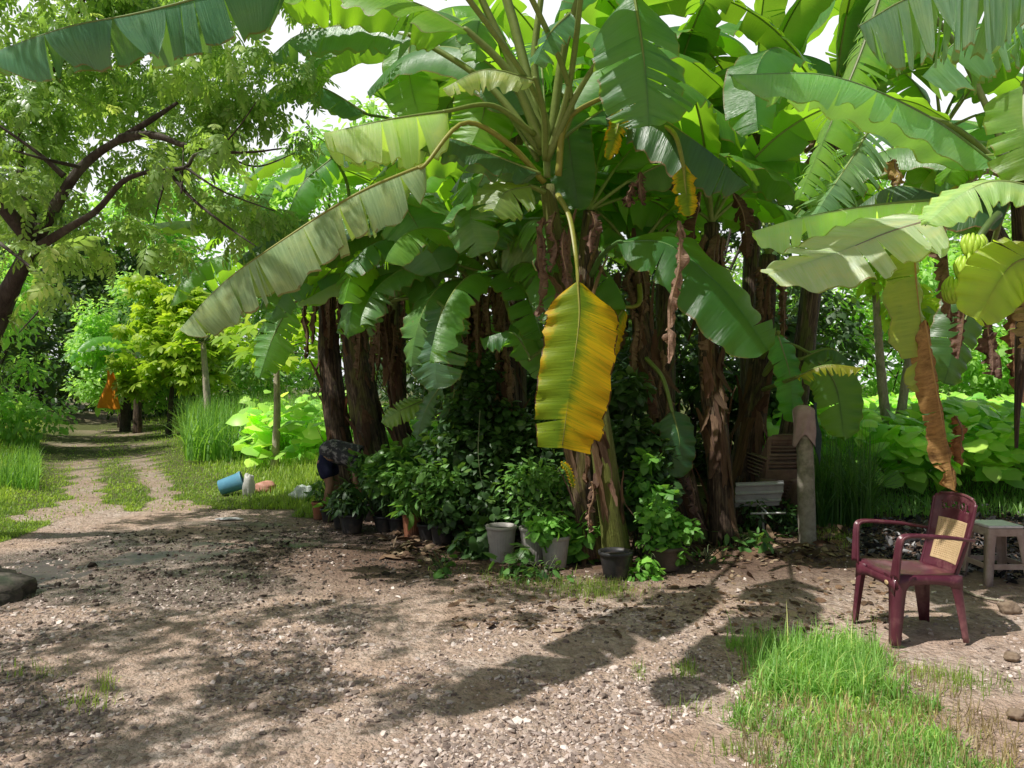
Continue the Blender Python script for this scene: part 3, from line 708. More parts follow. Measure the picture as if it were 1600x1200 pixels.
# ---- right-hand plants
root = thing('banana_plant', GX(1650, 6.2), 'banana plant at the right edge, carrying the bunch of green bananas', 'banana plant', GB)
st = [GX(1680, 6.2, -.02), P(1640, 600, 6.2), P(1612, 430, 6.2), P(1595, 300, 6.2)]
stem(root, st, [.15, .13, .11, .08], 41, (.20, .18, .06), .6); sheaths(root, st, [.15, .13, .11, .08], 12, 41)
RL = [
 ([P(1565,262,5.6), P(1450,180,5.5), P(1300,118,5.4), P(1138,116,5.3)], .29, (0,-.35,1), (55,22), 3, (.13,.24,.14), None, dict(asym=(1,.8), rib=(.16,.26,.10))),
 ([P(1470,338,5.4), P(1390,362,5.3), P(1300,398,5.2), P(1200,430,5.1)], .33, (-.15,-.85,1), (8,14), 3, (.30,.35,.27), None, dict(rib=(.3,.26,.2))),
 ([P(1480,310,5.7), P(1380,318,5.7), P(1270,335,5.7), P(1175,362,5.7)], .30, (0,-.6,1), (35,30), 9, (.30,.38,.26), None, {}),
 ([P(1650,300,5.0), P(1560,282,4.95), P(1500,305,4.95), P(1445,352,4.95)], .21, (-.1,-.8,1), (14,25), 3, (.24,.34,.17), None, {}),
 ([P(1640,400,5.2), P(1580,415,5.1), P(1525,500,5.1)], .24, (.2,-1,.6), (10,25), 2, (.19,.22,.04), None, dict(rib=YR)),
 ([P(1630,-30,5.4), P(1520,-30,5.3), P(1420,-5,5.3), P(1340,40,5.3)], .5, (0,-.1,1), (78,8), 22, (.11,.18,.13), None, dict(gap=.35)),
 ([P(1660,40,5.7), P(1600,15,5.7), P(1500,60,5.8), P(1440,120,5.9)], .45, (0,-.3,1), (60,20), 16, (.07,.14,.09), None, dict(gap=.3)),
 ([P(1385,-40,5.9), P(1345,80,5.9), P(1290,210,5.9), P(1245,312,5.9)], .28, (-.7,-.9,.5), (28,35), 34, (.12,.18,.09), None, dict(gap=.5, rib=(.22,.26,.12))),
 ([P(1370,180,6.0), P(1335,240,5.95), P(1290,310,5.9), P(1255,370,5.9)], .30, (-.4,-.9,.6), (20,35), 30, (.09,.17,.09), None, dict(gap=.5)),
 ([P(1600,130,5.4), P(1600,200,5.3), P(1612,280,5.3)], .25, (-.2,-1,.3), (5,15), 3, (.10,.17,.05), None, {}),
 ([P(1560,240,5.7), P(1500,250,5.7), P(1475,285,5.7)], .18, (0,-.5,1), (25,25), 1, (.07,.15,.03), None, {}),
 ([P(1580,300,6.2), P(1500,310,6.2), P(1400,290,6.4), P(1330,330,6.6)], .3, (0,-.2,1), (40,25), 7, DK, None, {}),
 ([P(1540,430,7), P(1500,520,7), P(1475,600,7)], .25, (0,-1,0), (6,25), 2, DK, None, {}),
]
cr_ = P(1595, 290, 6.2)
for i, (c, W, n_, f_, te, ti, pe, kw) in enumerate(RL):
    d = (cr_-c[0]); mid = c[0]+d*.5+Vector((0, 0, .15*d.length))
    make_leaf(root, c, W, n_, f_, te, ti, petiole=[cr_, mid], seed=400+i, **kw)
make_leaf(root, [P(1430,372,5.35), P(1432,440,5.3), P(1445,540,5.3), P(1462,620,5.3)], .22, (.5,-1,0), (16,30), 5, (.16,.19,.02), asym=(1, .6), petiole=[cr_, P(1500,290,5.8)], seed=430, rib=(.45,.26,.08), rr=(.013,.009), jag=.12, cut=.08, label='hanging leaf, olive green above')
make_leaf(root, [P(1446,500,5.28), P(1462,600,5.26), P(1478,690,5.28), P(1493,768,5.28)], .135, (.3,-1,0), (10,60), 5, (1,1,1), seed=431, mat=MT['dleaf'], rib=(.45,.26,.08), rr=(.009,.004), jag=.18, crumple=.045, gap=.15, label='orange brown withered leaf end').color = (.46, .27, .10, 1)
for i, (u, v, L, t) in enumerate([(1470,640,.42,(.55,.26,.10)), (1500,650,.38,(.48,.24,.11)), (1478,350,.75,(.26,.16,.12)), (1500,480,.4,(.30,.18,.14)), (1545,490,.45,(.34,.22,.17)), (1555,520,.35,(.24,.15,.12)), (1470,300,.5,(.2,.12,.09)), (1605,440,.5,(.5,.38,.2)), (1590,470,.8,(.34,.19,.11)), (1400,250,.2,(.5,.36,.15))]):
    dry_leaf(root, P(u, v, 5.9 if u < 1600 else 5.3), L, 440+i, (.03, 0), .11, t)
# flower stalk hanging at the right edge
mb = MB(); mb.tube([P(1600,470,5.75), P(1596,560,5.75), P(1590,640,5.75), P(1588,700,5.75)], [.05, .045, .02, .012], 8, 20, rough=.2, seed=4)
o = mb.build('flower_stalk', MT['stem'], root); o.color = (.22, .12, .06, .7)
# bunch of bananas
rng = random.Random(12)
mb = MB(); mb.tube([P(1560,335,5.6), P(1545,350,5.5), P(1525,380,5.45), P(1508,425,5.45), P(1500,465,5.45)], [.03, .028, .026, .022, .012], 8, 24, rough=.1)
o = mb.build('bunch_stalk', MT['rib'], root); o.color = (.10, .16, .05, 1)
MT['fruit'] = mat_plain('green_banana_skin', (.30, .46, .04), (.45, .58, .08), .42, 18, .1, .5)
def hand(c, n, az0, spread, L, tilt):
    b = MB()
    for row in (0, 1):
        for i in range(n):
            a = az0+spread*((i+.5*row)/(n-1)-.5); d = Vector((math.sin(a), -math.cos(a), 0)); c0 = Vector(c)+Vector((0, 0, -.028*row))
            up = Vector((0, 0, 1)); ll = L*rng.uniform(.88, 1.05)
            pts = [c0, c0+d*.03*1.1-up*.005, c0+d*(.055+tilt*ll*.3)+up*ll*.18, c0+d*(.06+tilt*ll*.42)+up*ll*.6, c0+d*(.045+tilt*ll*.38)+up*ll*.95, c0+d*(.04+tilt*ll*.36)+up*ll*1.05]
            b.tube(pts, [.008, .009, .017, .0185, .012, .004], 6, 14)
    return b
for (u, v, n, az, sp, L) in [(1520, 396, 6, -.3, 2.2, .13), (1512, 432, 7, -.4, 2.6, .145), (1495, 466, 8, -.8, 2.4, .14), (1515, 474, 5, .4, 1.8, .12)]:
    hand(P(u, v, 5.45), n, az, sp, L, .35).build('banana_hand', MT['fruit'], root)

# ---- further plants behind, each with its own crown
back = [
 ('banana plant behind the left clump, its crown above the person', 560, 12.6, 2.9, 7, 2.2), ('tall banana plant rising behind the left clump', 620, 11.8, 4.4, 11, 2.7),
 ('banana plant deep behind the creeper', 745, 11.0, 3.4, 8, 2.4), ('tall banana plant straight behind the middle plant', 900, 9.6, 4.9, 12, 2.7),
 ('banana plant behind the brown stems right of the middle', 1040, 9.4, 4.7, 12, 2.7), ('tall banana plant above the stacked chairs', 1180, 9.8, 4.8, 13, 2.7),
 ('banana plant above the concrete post, torn leaves', 1300, 8.6, 4.5, 11, 2.5), ('tall banana plant behind the bunch of bananas', 1470, 8.8, 4.4, 10, 2.6),
 ('rearmost banana plant toward the right edge', 1640, 9.4, 3.9, 9, 2.5), ('banana plant whose bright leaves rise behind the middle crown', 800, 8.6, 4.6, 9, 2.4)]
for k, (lab, u, Y, h, n, L) in enumerate(back):
    rng = random.Random(500+k)
    b = GX(u, Y); root = thing('banana_plant', b, lab, 'banana plant', GB)
    if k in (6, 7, 8):   # these lean in from behind the field edge; the stem stands behind darker leaves
        b = GX(u+(330 if k != 6 else -90), Y); root.location = b
    top = GX(u, Y, h); st = [b+Vector((0, 0, -.02)), b.lerp(top, .4)+Vector((rng.uniform(-.1, .1), 0, 0)), top]
    stem(root, st, [.14, .12, .08], 500+k, (.16, .18, .05), .6)
    for i in range(n):
        az = i*2.399+k; el = rng.uniform(28, 82)
        arc_leaf(root, top, az, el, L*rng.uniform(.8, 1.05), .31, 520+k*20+i, bend=rng.uniform(80, 125))
    for i in range(3): dry_leaf(root, top+Vector((rng.uniform(-.25, .25), -.1, -.15)), rng.uniform(.5, 1), 700+k*4+i, W=.1)
for k, (lab, u, Y, h) in enumerate([('small banana plant beside the track, orange cloth hanging on it', 190, 27, 2.2), ('broad-leaved banana plant by the track, left of the papaya', 215, 24, 2.4)]):
    rng = random.Random(800+k); b = GX(u, Y); root = thing('banana_plant', b, lab, 'banana plant', 'small banana plants by the track')
    stem(root, [b, b+Vector((0, 0, h))], [.14, .08], 800+k, (.14, .14, .05), .7)
    for i in range(9): arc_leaf(root, b+Vector((0, 0, h)), i*2.4+k, rng.uniform(20, 75), 1.9, .3, 820+k*10+i, bend=100, tint=(.06, .14, .06))
    for i in range(4): dry_leaf(root, b+Vector((rng.uniform(-.3, .3), -.1, h-.2)), 1.2, 840+k*5+i, W=.16)
# ------------------------------------------------------------------ other foliage
MT['tree_a'] = mat_foliage('feathery_tree_leaves', (.085, .15, .045), (.20, .28, .10), tf=.45, rough=.35, spec=.7, c=(.36, .38, .20))
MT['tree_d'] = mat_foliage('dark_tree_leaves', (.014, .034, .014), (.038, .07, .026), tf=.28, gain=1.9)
MT['tree_m'] = mat_foliage('mid_tree_leaves', (.06, .13, .045), (.14, .22, .075), tf=.42)
MT['tree_l'] = mat_foliage('sunlit_tree_leaves', (.12, .23, .07), (.24, .37, .12), tf=.5)
MT['tree_y'] = mat_foliage('yellow_green_leaves', (.11, .19, .02), (.24, .30, .03), tf=.45)
MT['ivy'] = mat_foliage('creeper_leaves', (.016, .045, .014), (.045, .10, .028), tf=.22, c=(.10, .18, .04), gain=1.35)
MT['shrub'] = mat_foliage('shrub_leaves', (.03, .085, .022), (.08, .16, .04), tf=.3, rough=.35)
MT['herb'] = mat_foliage('herb_leaves', (.05, .14, .025), (.12, .25, .05), tf=.4, rough=.5)
MT['taro'] = mat_foliage('taro_leaves', (.12, .27, .05), (.30, .44, .09), tf=.42, rough=.4, c=(.42, .52, .18))
MT['grass'] = mat_foliage('grass_blades', (.09, .14, .03), (.19, .25, .06), tf=.45, c=(.38, .36, .14))
MT['grass_f'] = mat_foliage('bright_grass_blades', (.07, .15, .04), (.16, .27, .08), tf=.42, c=(.34, .34, .16))
MT['straw'] = mat_foliage('dead_straw', (.16, .12, .06), (.30, .24, .13), tr=(.3, .25, .12), tf=.2, gain=1.3)
MT['grass_t'] = mat_foliage('tall_grass_blades', (.05, .12, .025), (.12, .22, .05), tf=.45)
MT['grass_dk'] = mat_foliage('dark_grass_blades', (.02, .06, .018), (.05, .11, .03), tf=.3)
MT['bark_dk'] = mat_bark('dark_bark', (.025, .019, .016), (.09, .07, .06))
MT['bark_pl'] = mat_bark('pale_bark', (.30, .26, .19), (.56, .50, .38), 30)
MT['twig'] = mat_plain('green_stems', (.06, .09, .03), (.10, .12, .05), .6)

def cloud(r, cs, n, squash=.8):
    """cs: list of (center, radius); points shell-weighted"""
    cs_ = np.array([tuple(c) for c, _ in cs]); ra = np.array([x for _, x in cs])
    w = ra**2; k = r.choice(len(cs), n, p=w/w.sum())
    d = norm(r.randn(n, 3)); rad = ra[k]*(r.rand(n)**.45)
    off = d*rad[:, None]; off[:, 2] *= squash
    return cs_[k]+off, d
def leafmass(name, parent, cs, n, size, mat, tpl=None, seed=0, squash=.8, droop=.35, jit=.35, label=None, origin=None, kind=None, up=.8):
    r = np.random.RandomState(seed); p, d = cloud(r, cs, n, squash)
    p[:, 2] = np.maximum(p[:, 2], size*.3)
    dirs = norm(d*[1, 1, .4]+r.randn(n, 3)*.55+[0, 0, -droop]); upv = np.array([0, 0, up])+d*.5+r.randn(n, 3)*jit
    S = size*np.exp(r.randn(n)*.25)
    tv, tf = tpl or t_leaf()
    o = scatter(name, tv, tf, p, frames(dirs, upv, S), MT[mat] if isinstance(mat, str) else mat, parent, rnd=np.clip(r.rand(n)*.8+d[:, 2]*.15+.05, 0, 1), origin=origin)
    if label: o['label'] = label
    return o
def branches(parent, base, tips, r0, mat='bark_dk', name='branch', seed=0, one=True):
    rng = random.Random(seed); mb = MB()
    for t in tips:
        t = Vector(t); base = Vector(base); mid = base.lerp(t, .5)+Vector((rng.uniform(-.12, .12), rng.uniform(-.12, .12), rng.uniform(0, .2)))*(t-base).length*.6
        mb.tube([base, mid, t], [r0, r0*.6, r0*.2], 6, 10, rough=.15, seed=rng.random()*9)
    return mb.build(name, MT[mat], parent)
def tree(name, lab, u, Y, H, rad, mat, leaf, n, seed, group=None, cat='tree', trunk=.18, bark='bark_dk', tpl=None, low=.25, nc=26, x=None):
    rng = random.Random(seed)
    b = GX(u, Y) if x is None else Vector((x, Y, 0)); root = thing(name, b, lab, cat, group)
    cs = []
    for i in range(nc):
        f = rng.random(); z = H*(low+(1-low)*f)
        a = rng.uniform(0, 6.283); env = rad*math.sqrt(max(.05, 1-((f-.45)/.62)**2)); rr = env*rng.uniform(.35, .95)
        cs.append((b+Vector((math.cos(a)*rr, math.sin(a)*rr*.8, z)), rad*rng.uniform(.2, .38)))
    top = b+Vector((rng.uniform(-.3, .3), 0, H*.8))
    mb = MB(); mb.tube([b+Vector((0, 0, -.1)), b.lerp(top, .5)+Vector((rng.uniform(-.3, .3), 0, 0)), top], [trunk, trunk*.7, trunk*.2], 10, 24, rough=.2, seed=seed)
    mb.build('trunk', MT[bark], root)
    branches(root, b.lerp(top, .45), [c for c, _ in cs[::3]], trunk*.35, bark, seed=seed)
    leafmass('crown', root, cs, n, leaf, mat, tpl, seed)
    return root

# ---- big feathery tree at the left, branches reaching over the yard
root = thing('leaning_tree', P(-420, 600, 7.6)*1.0, 'dark-barked tree leaning in from the left edge, airy crown over the yard', 'tree')
root.location.z = 0
rx = root.location.copy()
mb = MB()
mb.tube([rx+Vector((0, 0, -.1)), rx+Vector((.5, -.1, 1.0)), P(-60, 560, 7.3), P(8, 465, 7.2), P(55, 375, 7.1), P(125, 265, 7.0), P(195, 213, 6.9), P(240, 185, 6.8), P(278, 160, 6.8)], [.19, .16, .125, .09, .06, .042, .03, .024, .013], 12, 80, rough=.2, seed=2)
mb.build('trunk', MT['bark_dk'], root)
mb = MB()
for pts, r_ in [([(190,216,6.9),(225,211,6.8),(255,215,6.7),(290,228,6.6),(345,240,6.5)], [.045,.04,.03,.022,.01]),
    ([(40,400,7.1),(100,360,6.9),(150,330,6.6),(190,285,6.4),(235,268,6.3),(290,262,6.2),(310,240,6.2),(390,238,6.1),(440,232,6.0)], [.05,.036,.028,.022,.018,.016,.014,.010,.006]),
    ([(265,270,6.3),(300,310,6.2),(350,350,6.1),(400,385,6.0)], [.018,.013,.009,.005]),
    ([(262,268,6.3),(250,310,6.2),(240,350,6.2)], [.012,.008,.004]),
    ([(282,268,6.3),(284,300,6.2),(287,222,6.3)], [.009,.008,.006]),
    ([(100,275,7),(60,240,6.9),(-10,190,6.8)], [.03,.018,.01]), ([(130,262,7),(75,250,6.7),(20,235,6.5)], [.02,.015,.006]),
    ([(0,380,6.4),(60,430,6.2),(70,470,6.1),(30,520,6.0)], [.016,.012,.009,.004]), ([(70,445,6.1),(120,462,6.0)], [.009,.004]),
    ([(60,370,7.1),(30,250,7.4),(60,120,7.6),(120,20,7.6),(180,-120,7.6)], [.05,.038,.03,.022,.012]),
    ([(55,385,7.1),(-60,230,6.6),(-100,60,6.0),(0,-150,5.4),(180,-330,5.0)], [.07,.06,.05,.04,.02]),
    ([(0,-150,5.4),(-150,-420,4.6),(-100,-760,4.0)], [.05,.04,.015]), ([(60,120,7.6),(200,60,7.8),(380,20,8.0)], [.03,.02,.008]),
    ([(290,262,6.2),(350,300,6.1),(430,330,6.0)], [.012,.008,.004]), ([(345,240,6.5),(400,260,6.4),(460,240,6.3)], [.012,.008,.004]),
    ([(340,236,6.2),(372,200,6.1),(400,160,6.0)], [.009,.006,.004])]:
    mb.tube([P(*p) for p in pts], r_, 7, 30, rough=.15, seed=len(pts))
mb.build('branch', MT['bark_dk'], root)
rng = random.Random(77)
cs = []
for (u, v, Y, rr, k) in [(60,120,7.6,.75,9), (180,60,7.8,.8,9), (330,60,8,.7,7), (30,260,7.2,.6,6), (130,180,7.4,.6,7), (250,130,7.2,.55,7), (200,320,6.6,.45,5), (340,200,6.6,.5,6),
      (410,130,7.2,.55,5), (60,330,6.6,.45,5), (10,420,6.3,.4,4), (140,400,7.2,.4,4), (90,-90,7,.8,8), (300,-100,6.8,.8,7), (430,30,7.6,.5,5), (250,240,6.8,.4,4), (330,300,7.5,.5,5), (420,290,8,.5,5)]:
    for i in range(k):
        cs.append((P(u+rng.uniform(-90, 90), v+rng.uniform(-75, 75), Y+rng.uniform(-.5, 1.6)), rr*rng.uniform(.35, .6)))
front = list(cs)
for i in range(190):   # crown above the frame, shades the yard
    x = rng.uniform(-7.2, -2.2); y = rng.uniform(.8, 8.0)
    if y < 3.2: x = rng.uniform(-7.2, -3.6)
    cs.append((Vector((x, y, 5.0+rng.uniform(-.2, 1.2)+max(0, (y-6)*.42))), rng.uniform(.12, .32)))
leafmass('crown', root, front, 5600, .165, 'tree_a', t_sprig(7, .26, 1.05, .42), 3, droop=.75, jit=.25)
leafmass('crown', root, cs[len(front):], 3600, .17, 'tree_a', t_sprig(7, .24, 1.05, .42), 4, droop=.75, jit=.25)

# ---- trees, left to right, from the far end of the track
BG = 'trees closing the view behind the yard'
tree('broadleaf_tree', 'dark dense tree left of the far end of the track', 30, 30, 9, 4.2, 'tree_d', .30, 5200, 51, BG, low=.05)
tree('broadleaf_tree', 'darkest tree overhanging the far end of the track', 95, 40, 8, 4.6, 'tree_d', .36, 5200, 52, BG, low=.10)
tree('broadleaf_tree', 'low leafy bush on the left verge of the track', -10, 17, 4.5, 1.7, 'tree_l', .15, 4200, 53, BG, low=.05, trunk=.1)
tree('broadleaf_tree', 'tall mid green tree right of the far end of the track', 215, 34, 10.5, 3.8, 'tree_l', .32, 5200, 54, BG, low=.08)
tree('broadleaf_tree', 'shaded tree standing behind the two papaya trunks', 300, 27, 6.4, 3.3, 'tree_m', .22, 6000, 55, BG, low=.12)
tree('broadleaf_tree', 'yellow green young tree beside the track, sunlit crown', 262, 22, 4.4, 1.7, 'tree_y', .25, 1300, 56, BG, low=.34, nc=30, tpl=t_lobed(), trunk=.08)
tree('broadleaf_tree', 'feathery blue green tree by the track, left of the papayas', 195, 25, 4.8, 2.0, 'tree_l', .16, 6500, 57, BG, low=.2)
tree('broadleaf_tree', 'tall tree far behind, above the arching banana leaf', 360, 38, 12.5, 4.5, 'tree_l', .36, 5200, 58, BG, low=.12)
tree('broadleaf_tree', 'tall tree far behind the left banana clump', 520, 36, 14, 5.2, 'tree_l', .36, 5600, 59, BG, low=.08)
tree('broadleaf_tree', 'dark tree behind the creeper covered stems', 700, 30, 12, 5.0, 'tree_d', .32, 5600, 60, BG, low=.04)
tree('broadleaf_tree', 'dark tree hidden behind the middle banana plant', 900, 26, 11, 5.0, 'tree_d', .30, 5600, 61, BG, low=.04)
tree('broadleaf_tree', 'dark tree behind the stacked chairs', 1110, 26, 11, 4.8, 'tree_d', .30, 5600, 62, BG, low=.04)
tree('broadleaf_tree', 'grey green feathery tree beyond the taro field, behind the post', 1290, 32, 11, 5.0, 'tree_l', .30, 6200, 63, BG, low=.06)
tree('broadleaf_tree', 'wide tree beyond the taro field, behind the pale forked trunks', 1460, 30, 11, 5.0, 'tree_l', .30, 6200, 64, BG, low=.06)
tree('broadleaf_tree', 'tree beyond the taro field at the right edge', 1640, 28, 11, 4.6, 'tree_l', .28, 5600, 65, BG, low=.05)
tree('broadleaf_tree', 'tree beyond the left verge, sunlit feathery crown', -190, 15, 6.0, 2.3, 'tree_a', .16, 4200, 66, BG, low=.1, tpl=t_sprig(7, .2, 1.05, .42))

UG = 'dark undergrowth behind the banana stems'
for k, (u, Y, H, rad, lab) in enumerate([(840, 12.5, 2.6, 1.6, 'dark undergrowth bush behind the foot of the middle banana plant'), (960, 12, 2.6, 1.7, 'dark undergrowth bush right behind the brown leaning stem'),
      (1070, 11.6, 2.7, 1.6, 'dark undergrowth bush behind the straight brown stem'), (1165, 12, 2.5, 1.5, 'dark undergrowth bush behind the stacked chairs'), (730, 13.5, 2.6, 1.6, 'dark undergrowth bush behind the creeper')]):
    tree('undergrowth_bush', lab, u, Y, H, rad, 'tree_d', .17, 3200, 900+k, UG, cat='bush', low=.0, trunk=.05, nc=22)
for k, (x, Y, H, rad, lab) in enumerate([(-30, 42, 9, 5.5, 'dark tree left of the track end, behind the leaning trunk'), (-45, 60, 12, 8, 'large distant tree closing the gap left of the track'), (-16, 66, 10, 7, 'large distant tree right beyond the track end'),
      (-14, 20, 5.5, 2.6, 'dark leafy tree on the left verge beside the track'), (12, 52, 13, 9, 'large distant tree beyond the middle of the clump'), (32, 50, 13, 9, 'large distant tree beyond the taro field')]):
    tree('broadleaf_tree', lab, 0, Y, H, rad, 'tree_d' if k < 4 else 'tree_m', .2 if Y < 25 else .5, 4600, 930+k, BG, low=.0, nc=30, x=x)

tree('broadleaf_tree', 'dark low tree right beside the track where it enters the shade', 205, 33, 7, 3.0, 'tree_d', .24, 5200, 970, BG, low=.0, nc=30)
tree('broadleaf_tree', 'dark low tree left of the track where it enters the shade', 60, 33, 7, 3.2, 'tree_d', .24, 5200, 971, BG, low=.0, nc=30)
# ---- papayas
for lab, ub, vb, ut, vt, seed, n in [('papaya tree with a bare grey trunk, second from the track junction', 325, 697, 318, 545, 70, 16), ('papaya tree with a slim pale trunk nearest the blue bucket', 428, 742, 432, 565, 71, 16)]:
    b = G(ub, vb); root = thing('papaya_tree', b, lab, 'papaya tree', 'papaya trees')
    t = P(ut, vt, b.y); mb = MB(); mb.tube([b+Vector((0, 0, -.1)), b.lerp(t, .5)+Vector((.03, 0, 0)), t, t+Vector((0, 0, .25))], [.10 if seed == 70 else .075, .085 if seed == 70 else .06, .065 if seed == 70 else .05, .04], 10, 24, rough=.06, seed=seed)
    mb.build('trunk', MT['bark_pl'], root)
    r = np.random.RandomState(seed); pos = []; dd = []; mb = MB()
    for i in range(n):
        a = i*2.4; e = r.uniform(-.1, 1.0); L = r.uniform(.55, .95)
        q_ = t+Vector((math.cos(a)*math.cos(e), math.sin(a)*math.cos(e), math.sin(e)))*L
        mb.tube([t+Vector((0, 0, .15)), t.lerp(q_, .6)+Vector((0, 0, .1)), q_], [.014, .010, .006], 5, 8)
        for j in range(3):
            pos.append(tuple(q_+Vector(r.randn(3)*.06))); dd.append((math.cos(a)+r.randn()*.5, math.sin(a)+r.randn()*.5, -.3))
    mb.build('leaf_stalk', MT['twig'], root)
    pos = np.array(pos); dd = np.array(dd)
    scatter('crown', *t_lobed(), pos, frames(dd, np.array([0, 0, 1.])+r.randn(len(pos), 3)*.25, r.uniform(.28, .42, len(pos))), MT['tree_y'], root)
# ---- forked pale sapling right
b = G(1393, 772); root = thing('sapling', b, 'slender pale sapling forked at the ground, behind the maroon chair', 'sapling')
mb = MB()
mb.tube([b+Vector((-.02, 0, -.05)), P(1390, 700, b.y), P(1378, 600, b.y), P(1366, 430, b.y)], [.085, .075, .065, .045], 9, 24, rough=.1)
mb.tube([b+Vector((.02, .02, -.05)), P(1402, 690, b.y), P(1414, 600, b.y), P(1428, 500, b.y)], [.08, .075, .06, .04], 9, 24, rough=.1, seed=5)
mb.build('trunk', MT['bark_pl'], root)
leafmass('crown', root, [(P(1366, 420, b.y), .5), (P(1428, 480, b.y), .45), (P(1390, 380, b.y), .5)], 60, .28, 'tree_y', t_lobed(), 8)

# ---- shrubs and creeper
def shrub(name, lab, cs, n, size, mat, seed, tpl=None, cat='shrub', group=None, base=None, stems=8, droop=.3, stem_r=.008):
    base = Vector(base) if base is not None else Vector((cs[0][0].x, cs[0][0].y, 0)); root = thing(name, base, lab, cat, group)
    r = random.Random(seed)
    mb = MB()
    for i in range(stems):
        c, rr = cs[i % len(cs)]
        t = c+Vector((r.uniform(-1, 1), r.uniform(-1, 1), r.uniform(-.3, 1)))*rr*.7
        mb.tube([base+Vector((r.uniform(-.06, .06), r.uniform(-.06, .06), 0)), base.lerp(t, .5)+Vector((r.uniform(-.1, .1), 0, .1)), t], [stem_r, stem_r*.7, stem_r*.3], 5, 8)
    mb.build('stem', MT['twig'], root)
    leafmass('foliage', root, cs, n, size, mat, tpl, seed, droop=droop)
    return root
shrub('creeper', 'dark creeper smothering the stems left of the yellow leaf', [(P(u, v, Y), r_) for u, v, Y, r_ in [(745,580,8,.28),(735,640,7.9,.38),(715,700,7.8,.42),(755,700,7.7,.42),(700,760,7.7,.4),(750,770,7.5,.4),(790,650,7.8,.22),(800,720,7.6,.4),(830,690,7.6,.35),(840,770,7.3,.3),(700,800,7.4,.25),(780,800,7.2,.28)]], 4600, .07, 'ivy', 201, t_round(), 'creeper', base=GX(745, 7.7), stems=16)
shrub('creeper', 'creeper with pale small leaves under the tip of the yellow leaf', [(P(u, v, Y), r_) for u, v, Y, r_ in [(840,745,7.0,.22),(870,790,6.9,.24),(830,800,6.9,.2),(880,740,7.0,.2),(810,750,7.0,.2)]], 900, .07, 'shrub', 202, None, 'creeper', base=GX(850, 7.0))
shrub('creeper', 'creeper climbing the stems right of the middle plant', [(P(u, v, Y), r_) for u, v, Y, r_ in [(985,610,7.2,.22),(990,680,7.1,.25),(1000,740,7.0,.26),(985,790,6.9,.22),(1030,770,6.9,.2),(1020,710,7.0,.2)]], 1200, .075, 'ivy', 203, t_round(), 'creeper', base=GX(1000, 7.0))
shrub('shrub', 'bright green sprig reaching out right of the creeper', [(P(1000,750,6.8),.12),(P(1030,775,6.75),.13),(P(1015,720,6.8),.1)], 150, .085, 'herb', 204, t_round(), base=GX(1010, 6.9))
# long bare tendril
mb = MB(); mb.tube([P(750,640,7.3), P(748,720,7.3), P(765,785,7.2), P(810,795,7.1), P(822,750,7.2)], .005, 5, 40); mb.tube([P(765,785,7.2), P(758,830,7.0), P(735,855,6.9), P(715,870,6.8)], .005, 5, 20)
o = mb.build('creeper_tendril', MT['twig']); tag(o, 'thin bare tendril looping in front of the dark creeper', 'tendril')

# ---- pots
def mat_pot(name, a, b, rough, dirt, sc=14): return mat_plain(name, a, b, rough, sc, .2, .4, 0, dirt)
MT['pot_blk'] = mat_pot('black_plastic', (.02, .02, .022), (.035, .034, .036), .45, (.12, .09, .07))
MT['pot_ter'] = mat_pot('terracotta', (.28, .10, .05), (.36, .15, .08), .75, (.12, .08, .06))
MT['pot_gry'] = mat_pot('grey_fluted_plastic', (.36, .335, .31), (.46, .43, .40), .6, (.24, .20, .17))
MT['pot_brn'] = mat_pot('brown_plastic_pot', (.07, .05, .042), (.10, .07, .055), .6, (.14, .11, .09))
MT['soil'] = mat_plain('potting_soil', (.02, .014, .010), (.05, .035, .025), .95, 60, .8)
def pot(name, lab, u, vb, w, h, mat, flute=0, soil=True, cat='potted plant', top=1.0, bot=.72, group=None, tilt=None, lip=.035):
    b = G(u, vb); b.y += w*.3; r1 = w/2*top; r0 = w/2*bot
    root = thing(name, b, lab, cat, group)
    prof_ = [(r0*.2, 0), (r0, 0), (r0*1.01, .01)]+[(r0+(r1*.95-r0)*i/6, .01+(h-.03-.01)*i/6) for i in range(1, 7)]
    mb = MB(); fl = .028 if flute else 0
    mb.lathe(b, prof_, 84 if flute else 30, flute, fl)
    mb.lathe(b, [(r1*.95, h-.032), (r1+.004, h-.03), (r1+.006, h-.004), (r1, h), (r1-.012, h), (r1-.02, h-.03), (r0*.95, h*.35), (0.005, h*.3)], 36)
    if name == 'flower_pot': mb.build('pot_wall', MT[mat], root, bevel=0)
    else: mb.build('pot', MT[mat], root)
    if soil:
        mb = MB(); mb.lathe(b, [(r1-.02, h-.035), (r1*.6, h-.028), (r1*.25, h-.02), (.002, h-.022)], 20); mb.build('soil', MT['soil'], root)
    return root, b, h
def potplant(lab, u, vb, w, h, mat, fol, flute=0, stems=7, group=None):
    root, b, h = pot('potted_plant', lab, u, vb, w, h, mat, flute, True, 'potted plant', group=group)
    for (rad, hh, n, sz, m, tpl, seed, dr) in fol:
        c = b+Vector((0, 0, h+hh)); rr = random.Random(seed)
        cs = [(c+Vector((rr.uniform(-1, 1)*rad*.6, rr.uniform(-1, 1)*rad*.4, rr.uniform(-.5, .7)*rad)), rad*rr.uniform(.35, .6)) for _ in range(7)]
        mb = MB()
        for q_, r_ in cs: mb.tube([b+Vector((0, 0, h-.03)), b.lerp(q_, .5)+Vector((0, 0, .1*rad+h*.3)), q_], [.007, .005, .003], 5, 8)
        mb.build('stem', MT['twig'], root)
        leafmass('foliage', root, cs, n, sz, m, tpl, seed, droop=dr)
    return root
GP = 'potted plants lined up along the banana clump'
